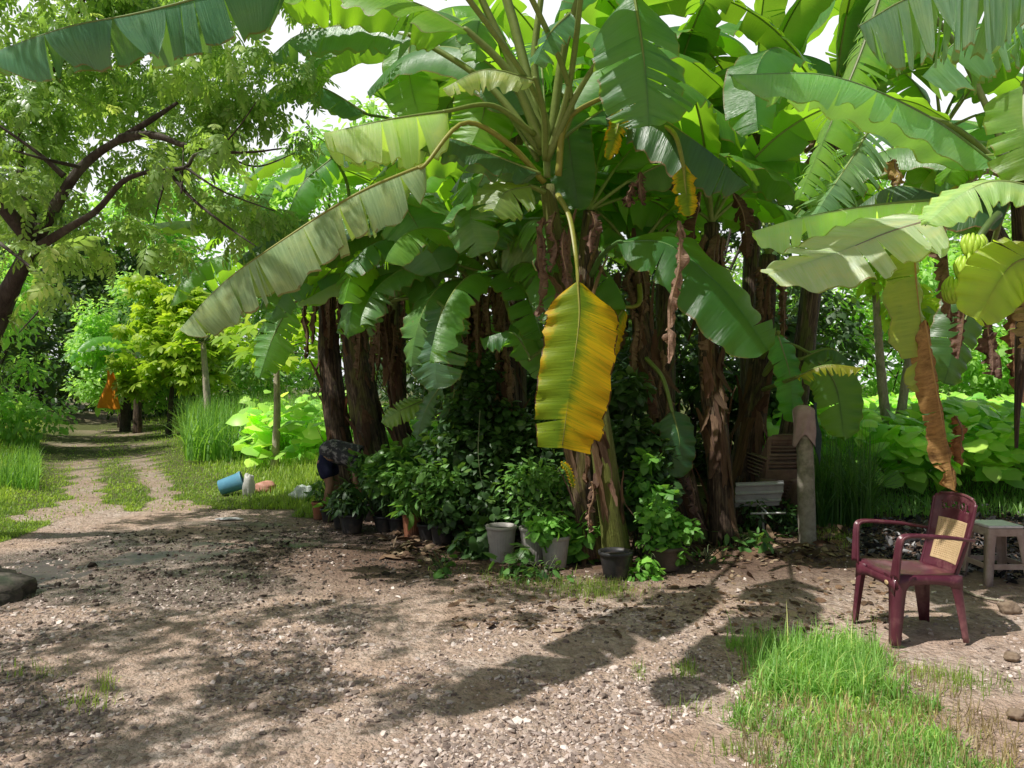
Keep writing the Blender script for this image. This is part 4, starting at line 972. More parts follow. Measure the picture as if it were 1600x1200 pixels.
potplant('terracotta pot with a small sparse plant, leftmost in the row', 497, 812, .17, .20, 'pot_ter', [(.18, .14, 60, .09, 'shrub', None, 301, .3)], group=GP)
potplant('small dark pot just right of the leftmost terracotta pot', 512, 816, .19, .15, 'pot_blk', [(.09, .06, 40, .08, 'herb', None, 302, -.3)], group=GP)
potplant('small dark pot tucked behind the round black pot', 530, 826, .17, .16, 'pot_blk', [(.12, .06, 70, .09, 'ivy', None, 303, .2)], group=GP)
potplant('round black pot with glossy dark leaves, in front at the left end', 547, 834, .27, .20, 'pot_blk', [(.19, .12, 260, .11, 'ivy', t_leaf(.2, .25, .06), 304, .2)], group=GP)
potplant('tall leafy plant in a dark pot behind the black pot', 580, 815, .25, .2, 'pot_blk', [(.30, .30, 800, .075, 'shrub', None, 305, .2)], group=GP)
potplant('wide dark pot with fine drooping leaves, left of the ribbed pot', 598, 832, .22, .17, 'pot_blk', [(.32, .3, 700, .10, 'ivy', t_leaf(.12, .4, .04), 306, .5)], group=GP)
potplant('dark pot with bushy light green leaves beside the ribbed pot', 620, 834, .2, .17, 'pot_blk', [(.36, .45, 800, .085, 'shrub', t_round(), 307, .3)], group=GP)
potplant('ribbed terracotta pot with a small herb, midway in the row', 642, 841, .20, .26, 'pot_ter', [(.16, .10, 90, .07, 'herb', t_round(), 308, .2)], flute=22, group=GP)
potplant('dark pot with spreading pale leaves right of the ribbed terracotta pot', 668, 846, .22, .17, 'pot_blk', [(.30, .24, 330, .12, 'shrub', t_leaf(.22, .2, .05), 309, .3)], group=GP)
potplant('round black pot under dense foliage left of the grey pots', 690, 853, .24, .2, 'pot_blk', [(.33, .35, 800, .08, 'shrub', None, 310, .3)], group=GP)
potplant('wide brown pot overflowing with round bright leaves, right of the black pot', 1040, 893, .36, .20, 'pot_brn', [(.28, .10, 620, .055, 'herb', t_round(), 311, .2), (.16, .02, 120, .06, 'herb', t_round(), 312, .6)], group=GP)
potplant('third grey fluted pot, hidden under round herb leaves', 868, 889, .25, .27, 'pot_gry', [(.26, .05, 260, .065, 'herb', t_round(), 313, .4)], flute=30, group=GP)
pot('flower_pot', 'empty grey fluted pot, leftmost of the grey pots', 783, 880, .265, .315, 'pot_gry', 30, True, 'flower pot', group='grey fluted pots')
pot('flower_pot', 'second grey fluted pot, herb leaves over its right side', 836, 882, .265, .31, 'pot_gry', 30, True, 'flower pot', group='grey fluted pots')
pot('flower_pot', 'black plastic pot at the foot of the middle banana stem', 964, 905, .27, .21, 'pot_blk', 0, True, 'flower pot')
def ground_plants(lab, u, v, w, h, n, size, mat, seed, tpl=None, name='ground_plant', cat='plant'):
    b = G(u, v); rr = random.Random(seed); cs = [(b+Vector((rr.uniform(-w, w)/2, rr.uniform(-.12, .12), rr.uniform(.1, 1)*h)), .05+.12*rr.random()) for _ in range(7)]
    return shrub(name, lab, cs, n, size, mat, seed, tpl, cat, base=b, stems=7, stem_r=.005)
ground_plants('low herb with oval leaves in front of the leftmost grey pot', 797, 898, .2, .16, 26, .09, 'shrub', 321, t_round())
ground_plants('leafy herb sprawling between the third grey pot and the banana stem', 915, 880, .35, .35, 240, .09, 'herb', 322, t_round())
ground_plants('dark low plant left of the grey pots', 745, 872, .4, .18, 110, .09, 'ivy', 323, t_round())
ground_plants('weeds at the foot of the grey pots', 850, 905, .5, .08, 110, .055, 'shrub', 324)
ground_plants('weeds between the black pot and the brown pot', 1005, 900, .2, .15, 110, .055, 'herb', 325, t_round())
ground_plants('two broad leaves on a fallen sprig right of the brown pot', 1105, 878, .3, .06, 12, .11, 'shrub', 326, t_leaf(.22, .2, .05))
ground_plants('low leafy seedlings under the white corrugated sheet', 1170, 858, .35, .14, 44, .13, 'shrub', 327, t_leaf(.24, .2, .05))
ground_plants('dark weeds below the stacked chairs', 1205, 838, .6, .3, 420, .07, 'ivy', 328)
ground_plants('small herb in the gravel before the pots', 690, 893, .15, .1, 26, .06, 'shrub', 329, t_round())
ground_plants('broad-leaved plant behind the bending person', 470, 700, .9, 1.0, 110, .30, 'taro', 330, t_round())
ground_plants('big-leaved plant in the tall grass left of the banana clump', 395, 702, .9, .7, 60, .28, 'taro', 331, t_round())
shrub('shrub', 'fan-leaved plant sprouting above the pots, right of the slim stem', [(P(668,775,8.0),.22)], 90, .2, 'herb', 332, t_leaf(.06, .2, .03), base=GX(668, 8.0), droop=-.2)
shrub('shrub', 'leafy bush directly right of the bending person', [(P(602,745,8.9),.22), (P(620,765,8.7),.25), (P(642,752,8.7),.2)], 1300, .085, 'shrub', 333, None, base=GX(590, 8.8))

# ------------------------------------------------------------------ grass, taro, litter (stuff)
def grass(name, lab, pts, H, width, mat, seed, cat='grass', spread=.6, rnd=None, bends=(.15, .4, .7, 1.0, 1.3)):
    r = np.random.RandomState(seed); n = len(pts); pts = np.array(pts)
    T = np.stack([t_blade(4, b, 1.0)[0] for b in bends])[r.randint(0, 5, n)]
    a = r.rand(n)*6.283; S = np.stack([np.broadcast_to(width, (n,))*r.uniform(.7, 1.3, n), np.ones(n), np.ones(n)], 1)
    Hn = np.broadcast_to(H, (n,))*r.uniform(.55, 1.25, n)
    d = np.stack([np.cos(a), np.sin(a), np.zeros(n)], 1)
    z = norm(np.array([0, 0, 1.])+d*r.uniform(0, spread, n)[:, None])
    x = np.stack([-np.sin(a), np.cos(a), np.zeros(n)], 1); y = np.cross(z, x)
    B = np.stack([x*S[:, :1], y*Hn[:, None], z*Hn[:, None]], -1)
    o = scatter(name, T, t_blade(4)[1], pts, B, MT[mat], rnd=rnd if rnd is not None else r.rand(n)*.9)
    return tag(o, lab, cat, kind='stuff')
r = np.random.RandomState(8)
pts = []; Hs = []; Ws = []
while len(pts) < 62000:
    y = 7.2/(1-r.rand()*.85); u = r.uniform(-60, 1000) if y > 11 else r.uniform(-60, 700); x = (u-800)/F*y
    if x > -1.2 and y < 13.5: continue
    g, w_, b_ = zone(x, y)
    if r.rand() > g: continue
    xl, xr = tracks(y)
    far = max(0, min(1, (x-xr-.8)/2.0)) if x > xr else max(0, min(1, (xl-.9-x)/1.3))
    pts.append((x, y, gheight(x, y)-.005)); Hs.append((.045+.22*far)*(.7+.6*r.rand())); Ws.append(.0022*y**.55)
grass('verge_grass', 'short green grass on the verges and between the wheel tracks', pts, np.array(Hs), np.array(Ws), 'grass', 11)
# tall grass bank right of the papayas
pts = [(P(r.uniform(290, 560), 700, Y).x, Y, gheight(P(400, 700, Y).x, Y)) for Y in r.uniform(14.5, 24, 7500)]
grass('tall_grass', 'tall bright grass bank behind the papaya trunks', pts, 1.05, .016, 'grass_t', 12)
pts = [(P(r.uniform(1270, 1362), 700, Y).x, Y, 0) for Y in r.uniform(8.3, 9.2, 900)]
grass('tall_grass', 'dark tall grass clump behind the concrete post', pts, .95, .009, 'grass_dk', 13, spread=.35)
# bright tuft in the right foreground: arching blades gathered in clumps
pts = []; Hs = []; k = 0
while k < 600:
    u, v = r.uniform(1130, 1620), r.uniform(985, 1225)
    cxm = 1270+(v-1000)*.52; hw = 100+(v-1000)*.36
    if v < 1050: cxm, hw = 1258+(v-985)*.3, 100
    d = ((u-cxm)/hw)**2+1.3*mnoise.noise(Vector((u*.016, v*.03, 2)))
    if d > .9: continue
    if r.rand() < .45*max(0, (v-1085)/110): continue
    k += 1; p = G(u, v+22); m = r.randint(6, 20) if v > 1070 else r.randint(14, 32); hh = (.19 if v < 1075 else .085)*(.6+.75*r.rand()); sp = .02+.03*r.rand()
    for _ in range(m):
        x, y = p.x+r.randn()*sp, p.y+r.randn()*sp
        pts.append((x, y, gheight(x, y)-.004)); Hs.append(hh*(.6+.6*r.rand()))
grass('foreground_grass', 'bright green grass tuft in the right foreground beside the chair', pts, np.array(Hs), .0038, 'grass_f', 14, spread=1.15, bends=(.5, .9, 1.3, 1.7, 2.2), rnd=r.rand(len(pts))**1.3)
pts = []
while len(pts) < 1500:
    u, v = r.uniform(1140, 1600), r.uniform(1000, 1215)
    if abs(u-(1275+(v-1000)*.72)) > 120+(v-1000)*.7: continue
    p = G(u, v+14); pts.append((p.x, p.y, gheight(p.x, p.y)+.004))
grass('dead_straw', 'dry straw lying among the bright grass tuft', pts, .12, .0026, 'straw', 18, spread=3.0, cat='straw')
pts = []
for (u, v, w_, n) in [(1075,1050,22,110),(1000,1052,10,35),(1490,1060,55,160),(1530,1075,50,100),(1440,1050,60,120),(130,1105,40,70),(165,1075,14,50),(890,915,80,500),(940,925,60,400),(1300,838,26,260),(1320,845,18,120),(800,905,60,200),(700,888,30,60),(1150,1175,60,90),(1090,1110,50,40),(50,1060,50,60)]:
    for i in range(n):
        p = G(u+r.randn()*w_*.6, v+r.randn()*7); pts.append((p.x, p.y, gheight(p.x, p.y)-.003))
grass('sparse_grass', 'thin weedy grass scattered on the dirt', pts, .075, .0022, 'grass', 15, spread=1.0)
# left verge bushes of grass
pts = [(P(r.uniform(-80, 60), 700, Y).x, Y, gheight(-7, Y)) for Y in r.uniform(11, 19, 5000)]
grass('tall_grass', 'long grass on the left verge under the bush', pts, .38, .010, 'grass_t', 16)
# taro field
def taro_field(lab, us, Ys, n, seed, zr=(.35, 1.25), size=.33, kind='stuff', name='taro_patch'):
    r = np.random.RandomState(seed); Y = r.uniform(*Ys, n); u = r.uniform(*us, n); x = (u-800)/F*Y
    z = zr[0]+(zr[1]-zr[0])*r.rand(n)**.7*(.6+.4*np.array([mnoise.noise(Vector((a*.7, b*.7, 0))) for a, b in zip(x, Y)])+.3)
    p = np.stack([x, Y, z], 1); d = r.randn(n, 3); d[:, 1] -= .6; d[:, 2] = -.25
    o = scatter(name, *t_round(), p, frames(d, np.array([0, -.3, 1.])+r.randn(n, 3)*.35, size*r.uniform(.6, 1.25, n)), MT['taro'], rnd=r.rand(n))
    return tag(o, lab, 'taro plants', kind=kind)
taro_field('sunlit field of broad taro leaves behind the chair and stool', (1180, 1760), (9.5, 22), 8200, 21, size=.27)
taro_field('taro leaves glimpsed between the banana stems on the left', (560, 760), (10.6, 16), 900, 22, size=.26, zr=(.1, 1.1))
taro_field('taro and weeds behind the left tall grass', (380, 560), (13, 20), 500, 23, size=.32, zr=(.2, 1.3))
pts = [(P(r.uniform(1230, 1700), 700, Y).x, Y, 0) for Y in r.uniform(8.9, 12, 4200)]
grass('field_edge_grass', 'grass and stalks along the edge of the taro field', pts, .2, .008, 'grass_f', 17, spread=.8)
# dark damp clods where the yard is wet
_r = np.random.RandomState(44); P_ = []; S = []
while len(P_) < 4200:
    y = _r.uniform(4.6, 8.9); x = _r.uniform(-4.6, .6); d = mnoise.noise(Vector((x*1.6, y*2.6, 11)))
    e = ((x+2.3)/2.1)**2+((y-7.0)/1.7)**2
    if e > 1.2 or _r.rand() > (1.2-e)*(.35+max(0, d)*1.6): continue
    s = .0072*math.exp(_r.randn()*.5); P_.append((x, y, gheight(x, y)+s*.2)); S.append(min(s, .03))
S = np.array(S); _n = len(P_)
cl_ = scatter('damp_clods', np.stack([t_stone(k)[0] for k in range(12)])[_r.randint(0, 12, _n)], t_stone(0)[1], P_, rotz_basis(_n, _r, .35)*np.stack([S*1.2, S, S*.6], 1)[:, None, :], mat_stones('damp_clods', (.035, .026, .022), (.10, .075, .06), (.22, .17, .135)), rnd=_r.rand(_n), smooth=False)
tag(cl_, 'dark damp clods of earth in the wet part of the yard', 'clods', kind='stuff')
# shallow water standing in the hollows of the yard
mw, ntw, ow = M('muddy_water'); qw = N(ntw)
nw = qw.noise(qw.pos(), 14, 3)
ntw.links.new(qw.pbsdf((.06, .042, .034), .42, qw.bump(nw, .8, .02), .9), ow.inputs[0])
mb = MB()
for (cx, cy, rx_, ry_, z_) in ((-3.3, 6.75, 1.25, .85, -.0055), (-2.1, 6.15, .9, .5, -.005), (-1.6, 7.6, .7, .3, -.006)):
    n0 = 40; vs = [(cx, cy, z_)]+[(cx+rx_*math.cos(a)*(1+.25*mnoise.noise(Vector((math.cos(a)*1.7, math.sin(a)*1.7, cx)))), cy+ry_*math.sin(a)*(1+.25*mnoise.noise(Vector((math.cos(a)*1.7, math.sin(a)*1.7, cx+4)))), z_) for a in [6.2832*i/n0 for i in range(n0)]]
    mb.add(vs, [(0, 1+i, 1+(i+1) % n0) for i in range(n0)])
tag(mb.build('water', mw, origin=Vector((-3.3, 6.7, 0))), kind='structure')
# litter and charred pieces
def flat_scatter(name, lab, cat, n, f, size, mat, seed, tpl, el=1.0, zt=.3):
    r = np.random.RandomState(seed); p = []
    while len(p) < n:
        q_ = f(r)
        if q_ is not None: p.append((q_.x, q_.y, gheight(q_.x, q_.y)+r.rand()*.03*zt+.006))
    d = r.randn(n, 3); d[:, 2] *= .12*zt*3
    return tag(scatter(name, *tpl, p, frames(d, np.array([0, 0, 1.])+r.randn(n, 3)*zt, size*np.exp(r.randn(n)*.4)), MT[mat], rnd=r.rand(n)**1.6 if mat == 'chips' else r.rand(n)), lab, cat, kind='stuff')
flat_scatter('charred_debris', 'dark shredded debris heaped behind the chair and stool', 'debris', 4200, lambda r: (lambda u, v: G(u, v) if v > 792+max(0, (1400-u))*.15 and v < 905-max(0, 1480-u)*.25+mnoise.noise(Vector((u*.02, 0, 0)))*20 else None)(r.uniform(1330, 1720), r.uniform(792, 915)), .052, 'chips', 31, t_leaf(.25, .1, .1), zt=1.0)
flat_scatter('leaf_litter', 'dead leaf scraps on the dark soil under the bananas', 'leaf litter', 1500, lambda r: (lambda u, v: G(u, v) if v > 832 else None)(r.uniform(700, 1400), r.uniform(832, 990)), .045, 'litter', 32, t_leaf(.3, .1, .06), zt=.4)
flat_scatter('leaf_litter', 'dead leaves under the brown stems behind the pots', 'leaf litter', 1500, lambda r: GX(r.uniform(600, 1330), r.uniform(6.7, 9.5)), .12, 'litter', 33, t_leaf(.25, .1, .1), zt=.6)
# ------------------------------------------------------------------ props
MT['maroon'] = mat_plain('maroon_plastic', (.075, .014, .026), (.11, .024, .040), .33, 9, .05, .5, .1, (.30, .14, .14))  # pink blotches: dust plus sunlit highlights put into the colour
MT['cane'] = mat_plain('cream_cane_panel', (.50, .35, .19), (.58, .42, .24), .5, 30, .1)
MT['brownp'] = mat_plain('brown_chair_plastic', (.13, .085, .062), (.21, .145, .105), .45, 12, .1, .5, 0, (.22, .18, .14))
MT['stoolp'] = mat_plain('greyish_brown_plastic', (.30, .225, .195), (.40, .31, .275), .5, 14, .1, .5, 0, (.48, .42, .38))
MT['stooltop'] = mat_plain('worn_stool_top', (.50, .50, .51), (.68, .68, .69), .3, 22, .2, .6)
MT['concrete'] = mat_plain('concrete', (.26, .23, .185), (.40, .365, .30), .9, 16, .5, .3, 0, (.10, .115, .06))
MT['cloth_pk'] = mat_plain('faded_pink_cloth', (.34, .24, .24), (.44, .33, .33), .9, 12, .4, .2)
MT['net'] = mat_plain('dark_netting', (.012, .03, .03), (.03, .055, .055), .7, 40, .4, .3)
MT['white'] = mat_plain('white_plastic', (.62, .63, .63), (.72, .73, .73), .45, 8, .05, .5, 0, (.45, .44, .42))
MT['blue'] = mat_plain('blue_plastic', (.09, .26, .38), (.12, .33, .46), .4, 8, .05, .5, 0, (.20, .33, .40))
MT['orange'] = mat_plain('orange_cloth', (.75, .25, .015), (.85, .33, .03), .8, 10, .3, .2)
MT['rock'] = mat_plain('dark_rock', (.05, .045, .04), (.20, .17, .14), .95, 9, 1.0, .3, 0, (.05, .07, .04))
MT['stone1'] = mat_plain('brown_stone', (.17, .12, .08), (.30, .23, .17), .9, 14, .6, .3)

def armchair(root, mat, cane, seed=0, holes=True):
    """monobloc armchair, local frame: faces -X, +Z up, centred on the seat"""
    loc = Vector(root.location); rz = root.rotation_euler.z
    def build(mb, name, m, **k):
        o = obj(name, mb.v, mb.f, MT[m], None, mb.uv, mb.mi, k.pop('smooth', True)); o.parent = root
        if k.get('solid'):
            s = o.modifiers.new('t', 'SOLIDIFY'); s.thickness = k['solid']; s.offset = 0
        if k.get('bevel'):
            b = o.modifiers.new('b', 'BEVEL'); b.width = k['bevel']; b.segments = 2; b.limit_method = 'ANGLE'; b.angle_limit = R(35)
        return o
    # seat: dished grid with rounded front lip and a skirt
    mb = MB(); vs = []; nx, ny = 16, 14
    for i in range(nx+1):
        for j in range(ny+1):
            fx = i/nx; fy = j/ny*2-1; x = -.235+.43*fx; hw = .225-.025*fx
            z = .415-.028*(1-fy*fy)*math.sin(min(1, fx*1.2)*math.pi)**.7-.02*fx
            if fx < .12: z -= (.12-fx)**2*2.2
            vs.append((x, fy*hw, z))
    mb.add(vs, [(i*(ny+1)+j, (i+1)*(ny+1)+j, (i+1)*(ny+1)+j+1, i*(ny+1)+j+1) for i in range(nx) for j in range(ny)])
    build(mb, 'seat', mat, solid=.006)
    mb = MB()
    for s in (1, -1): # side skirts
        pts = [(-.235, .225*s), (.195, .20*s)]
        vs = []
        for i in range(9):
            f = i/8; x = -.235+.43*f; y = (.225-.025*f)*s; zt = .413-.02*f; d = .05+.035*(2*f-1)**2
            vs += [(x, y, zt), (x, y*1.02, zt-d)]
        mb.add(vs, [(2*i, 2*i+1, 2*i+3, 2*i+2) for i in range(8)])
    vs = []
    for i in range(11):
        fy = i/10*2-1; d = .045+.05*fy**4
        vs += [(-.237, fy*.225, .383), (-.243, fy*.225, .383-d)]
    mb.add(vs, [(2*i, 2*i+1, 2*i+3, 2*i+2) for i in range(10)])
    build(mb, 'seat_skirt', mat, solid=.006)
    def legm(x0, y0, x1, y1, ztop, w0, w1, sx, sy):
        """angle-section leg: two webs meeting at the outer corner"""
        mb = MB(); n = 10; vs = []
        for i in range(n+1):
            f = i/n; x = x0+(x1-x0)*f; y = y0+(y1-y0)*f; z = ztop*(1-f); w = w0+(w1-w0)*f**.8
            if f < .25: w += .05*(1-f/.25)**2
            c = w*.22
            vs += [(x-sx*w, y, z), (x-sx*c, y+sy*.0, z), (x, y-sy*c, z), (x, y-sy*w, z)]
        mb.add(vs, [(4*i+k, 4*i+k+1, 4*(i+1)+k+1, 4*(i+1)+k) for i in range(n) for k in range(3)])
        return mb
    for s in (1, -1):
        build(legm(-.235, .225*s, -.262, .245*s, .40, .075, .045, -1, s), 'leg', mat, solid=.007)
        build(legm(.195, .20*s, .228, .222*s, .395, .085, .04, 1, s), 'leg', mat, solid=.007)
    # arm: upright rising from the front corner, flat rest running back
    for s in (1, -1):
        mb = MB()
        path = [(-.238, .228*s, .39), (-.232, .238*s, .50), (-.222, .248*s, .60), (-.21, .252*s, .635), (-.17, .254*s, .648), (-.05, .25*s, .643), (.08, .243*s, .632), (.20, .228*s, .615), (.262, .205*s, .605)]
        wd = [.075, .062, .052, .05, .055, .055, .048, .04, .034]; q_ = cr(path, 40); vs = []
        for i, c in enumerate(q_):
            f = i/39; T = (q_[min(i+1, 39)]-q_[max(i-1, 0)]).normalized(); w = lin(wd, f)/2
            A = Vector((0, 1, 0)); up = A.cross(T).normalized() if True else None
            vs += [c+A*w-up*.012, c+A*w*.85+up*.004, c-A*w*.85+up*.004, c-A*w-up*.012]
        mb.add(vs, [(4*i+k, 4*i+k+1, 4*(i+1)+k+1, 4*(i+1)+k) for i in range(39) for k in range(3)])
        build(mb, 'armrest', mat, solid=.006)
    # back: shaped panel with cut-outs near the top
    ny, nz = 44, 60; vs = []; keep = []
    rng = random.Random(3)
    def bp(fy, fz, off=0.0):
        hw = .178+.030*fz
        hw *= 1-.09*max(0, (fz-.93)/.07)**2
        x = .195+.115*fz+.03*fy*fy*-1+.012*math.sin(fz*3)-off
        z = .37+.47*fz
        if fz > .85: z += .018*(1-fy*fy)*((fz-.85)/.15)
        return (x, fy*hw, z)
    for i in range(nz+1):
        for j in range(ny+1):
            vs.append(bp(j/ny*2-1, i/nz))
    fs = []
    for i in range(nz):
        for j in range(ny):
            fy = (j+.5)/ny*2-1; fz = (i+.5)/nz
            cut = False
            if holes:
                if .80 < fz-.03*(1-fy*fy) < .885 and abs(fy) < .68:
                    cut = mnoise.noise(Vector((fy*11, fz*34, 4))) > .02
            hwc = .66-.10*abs((fz-.42)/.25)
            if cane and .17 < fz < .68-.05*fy*fy and abs(fy) < hwc: cut = True
            if not cut: fs.append((i*(ny+1)+j, i*(ny+1)+j+1, (i+1)*(ny+1)+j+1, (i+1)*(ny+1)+j))
    mb = MB(); mb.add(vs, fs); build(mb, 'backrest', mat, solid=.007)
    mb = MB()  # edge frame down to the back legs
    for s in (1, -1):
        mb.tube([bp(s*.99, f) for f in (0, .2, .4, .6, .8, .96)], .011, 6, 24)
    mb.tube([bp(f, 1.0) for f in (-.85, -.4, 0, .4, .85)], .010, 6, 20)
    build(mb, 'back_frame', mat)
    if cane:
        # woven panel: fine grid of round-ended openings
        mb = MB(); vs = []; fs = []; a, b = 45, 60
        for i in range(b+1):
            for j in range(a+1):
                vs.append(bp((j/a*2-1)*.70, .155+.545*i/b, .004))
        for i in range(b):
            for j in range(a):
                fy = ((j+.5)/a*2-1)*.70; fz = .155+.545*(i+.5)/b
                if i % 3 == 1 and j % 3 == 1 and 2 < i < b-3 and 2 < j < a-3: continue
                fs.append((i*(a+1)+j, i*(a+1)+j+1, (i+1)*(a+1)+j+1, (i+1)*(a+1)+j))
        mb.add(vs, fs); build(mb, 'cane_panel', 'cane', solid=.004)
    return root
c = thing('armchair', (2.50, 4.84, 0), 'maroon plastic armchair with a cream cane panel in its back, by the grass', 'chair', rz=R(4))
armchair(c, 'maroon', True)
mb = MB(); mb.lathe((0, 0, 0), [(.001, .003), (.012, .003), (.014, .001), (.014, 0)], 20, M=Matrix.Rotation(R(-90), 3, 'Y'))
o = obj('badge', [Vector((v.x, v.y*1.5, v.z))+Vector((-.247, -.145, .352)) for v in mb.v], mb.f, MT['cane']); o.parent = c
# stacked chairs
GS = 'brown chairs stacked behind the concrete post'
names = ['lowest', 'second from the bottom', 'third from the bottom', 'fourth from the bottom', 'second from the top', 'topmost']
first = None
for k in range(6):
    loc = (2.73+.004*k, 8.28-.03*k, .0+.036*k)
    if first is None:
        first = thing('stacked_chair', loc, 'brown plastic chair, '+names[k]+' in the stack behind the post', 'chair', GS, rz=R(-82)); armchair(first, 'brownp', False, holes=False)
        # horizontal slots in the back
        for ch in first.children:
            if ch.name.startswith('backrest'):
                me = ch.data; import bmesh
                bm = bmesh.new(); bm.from_mesh(me)
                dele = [f for f in bm.faces if (lambda z, y: (.47 < z < .80) and abs(y) < .165 and ((z-.47) % .083) > .022)(f.calc_center_median().z, f.calc_center_median().y)]
                bmesh.ops.delete(bm, geom=dele, context='FACES'); bm.to_mesh(me); bm.free()
    else:
        o = copy_tree(first); o.location = loc; o['label'] = 'brown plastic chair, '+names[k]+' in the stack behind the post'
# stool
b = Vector((3.78, 6.05, 0)); root = thing('stool', b, 'square grey brown plastic stool with a pale worn top, behind the armchair', 'stool', rz=0); root.scale = (.9, .9, 1)
mb = MB(); mb.box(b+Vector((0, 0, .455)), (.30, .30, .022)); mb.build('seat', MT['stooltop'], root, False, bevel=.008)
mb = MB()
for k, (sx, sy) in enumerate(((0, -1), (0, 1), (-1, 0), (1, 0))):
    if sx == 0: mb.box(b+Vector((0, sy*.149, .413)), (.296, .008, .058))
    else: mb.box(b+Vector((sx*.149, 0, .413)), (.008, .296, .058))
mb.build('apron', MT['stoolp'], root, False, bevel=.003)
for sx in (-1, 1):
    for sy in (-1, 1):
        mb = MB(); n = 8; vs = []
        for i in range(n+1):
            f = i/n; z = .44*(1-f); o_ = .146+.045*f; w = .062-.014*f+.03*max(0, 1-f*5)**2
            vs += [b+Vector((sx*(o_-w), sy*o_, z)), b+Vector((sx*(o_-.008), sy*o_, z)), b+Vector((sx*o_, sy*(o_-.008), z)), b+Vector((sx*o_, sy*(o_-w), z))]
        mb.add(vs, [(4*i+k, 4*i+k+1, 4*(i+1)+k+1, 4*(i+1)+k) for i in range(n) for k in range(3)])
        o = mb.build('leg', MT['stoolp'], root); s = o.modifiers.new('t', 'SOLIDIFY'); s.thickness = .006; s.offset = 0
for sx, sy in ((0, -1), (0, 1), (-1, 0), (1, 0)):
    mb = MB(); d = .172
    mb.box(b+Vector((sx*d, sy*d, .155)), (.25 if sx == 0 else .012, .25 if sy == 0 else .012, .042)); mb.build('stretcher', MT['stoolp'], root, False, bevel=.003)
# concrete post with cloth
b = G(1262, 850); root = thing('concrete_post', b, 'weathered concrete post beside the stacked chairs', 'post')
mb = MB(); n = 14; vs = []; fs = []
for i in range(n+1):
    z = -.05+1.34*i/n; w = .078-.010*i/n; cx = -.035*i/n
    for k in range(12):
        a = 2*math.pi*k/12; ca_, sa = math.cos(a), math.sin(a); m = max(abs(ca_), abs(sa))**.75
        rr = w/m*(1+.07*mnoise.noise(Vector((ca_*2, sa*2, z*5))))
        vs.append(b+Vector((cx+rr*ca_, rr*sa, z)))
fs = [(i*12+k, i*12+(k+1) % 12, (i+1)*12+(k+1) % 12, (i+1)*12+k) for i in range(n) for k in range(12)]+[tuple(n*12+k for k in range(12))]
mb.add(vs, fs); mb.build('post_shaft', MT['concrete'], root)
def drape(name, lab, cat, c, pts, mat, seed, thick=.006):
    mb = MB(); m = len(pts[0]); vs = []
    r_ = random.Random(seed)
    for i, row in enumerate(pts):
        for j, p in enumerate(row): vs.append(Vector(c)+Vector(p)+Vector([r_.uniform(-.006, .006) for _ in range(3)]))
    mb.add(vs, [(i*m+j, i*m+j+1, (i+1)*m+j+1, (i+1)*m+j) for i in range(len(pts)-1) for j in range(m-1)])
    o = mb.build(name, MT[mat], origin=Vector(c)); s = o.modifiers.new('t', 'SOLIDIFY'); s.thickness = thick
    s = o.modifiers.new('s', 'SUBSURF'); s.levels = 1; s.render_levels = 1
    return tag(o, lab, cat)
c = b+Vector((-.035, 0, 0))
rows = []
for i in range(9):
    f = i/8; z = 1.335-.0*f; row = []
    ang0 = R(-205); ang1 = R(25)
    for j in range(13):
        a = ang0+(ang1-ang0)*j/12
        if i == 0: rr, z = .012, 1.345
        elif i == 1: rr, z = .06, 1.335
        else:
            rr = .090+.014*math.sin(j*1.9+i*.7)+.012*mnoise.noise(Vector((j*.9, i*.8, 2)))+.01*f; z = 1.30-(i-2)/6*(.30+.07*math.sin(j*.9))
        rows_ = row.append((rr*math.cos(a), rr*math.sin(a), z))
    rows.append(row)
drape('draped_cloth', 'faded pink cloth draped over the top of the concrete post', 'cloth', c, rows, 'cloth_pk', 1)
rows = []
for i in range(9):
    f = i/8; rows.append([(.06+.05*j*.5+.05*f+.02*math.sin(i+j), -.03+.03*j, 1.375-.62*f-.05*j*math.sin(i*.7)*.3) for j in range(5)])
drape('netting', 'dark green netting hanging down the right side of the post', 'netting', c, rows, 'net', 2, .012)
# corrugated white sheet
c = P(1187, 775, 7.75); mb = MB(); vs = []; nx = 12
zz = []
for i in range(22):
    f = i/21; dz = .018 if (i % 7) in (2, 3) else 0
    zz.append((f, dz))
for x_ in (0, 1):
    for f, dz in zz:
        L_ = -.24+.02*f if x_ == 0 else .22+.03*(1-abs(f-.35))
        vs.append(c+Vector((L_, -dz+.10*f, .13-.26*f+(.02*x_))))
n = len(zz); mb.add(vs, [(i, i+1, n+i+1, n+i) for i in range(n-1)])
o = mb.build('corrugated_sheet', mat_plain('shaded_white_plastic', (.36, .37, .38), (.46, .47, .48), .45, 8, .05, .5, 0, (.22, .21, .19)), smooth=False, origin=c); s = o.modifiers.new('t', 'SOLIDIFY'); s.thickness = .006  # white plastic greyed, its shade put into the colour
tag(o, 'white corrugated plastic sheet leaning in front of the stacked chairs', 'sheet')
mb = MB(); mb.tube([c+Vector((-.1, -.03, -.17)), c+Vector((.25, -.03, -.165))], .010, 8, 6); mb.tube([c+Vector((.07, -.03, -.17)), c+Vector((-.02, .1, -.05))], .008, 8, 6)
mb.tube([c+Vector((.06, .10, -.16)), c+Vector((.08, .12, -c.z))], .012, 8, 6)
tag(mb.build('metal_frame', MT['white'], origin=c), 'thin white metal bars lying under the corrugated sheet', 'frame')
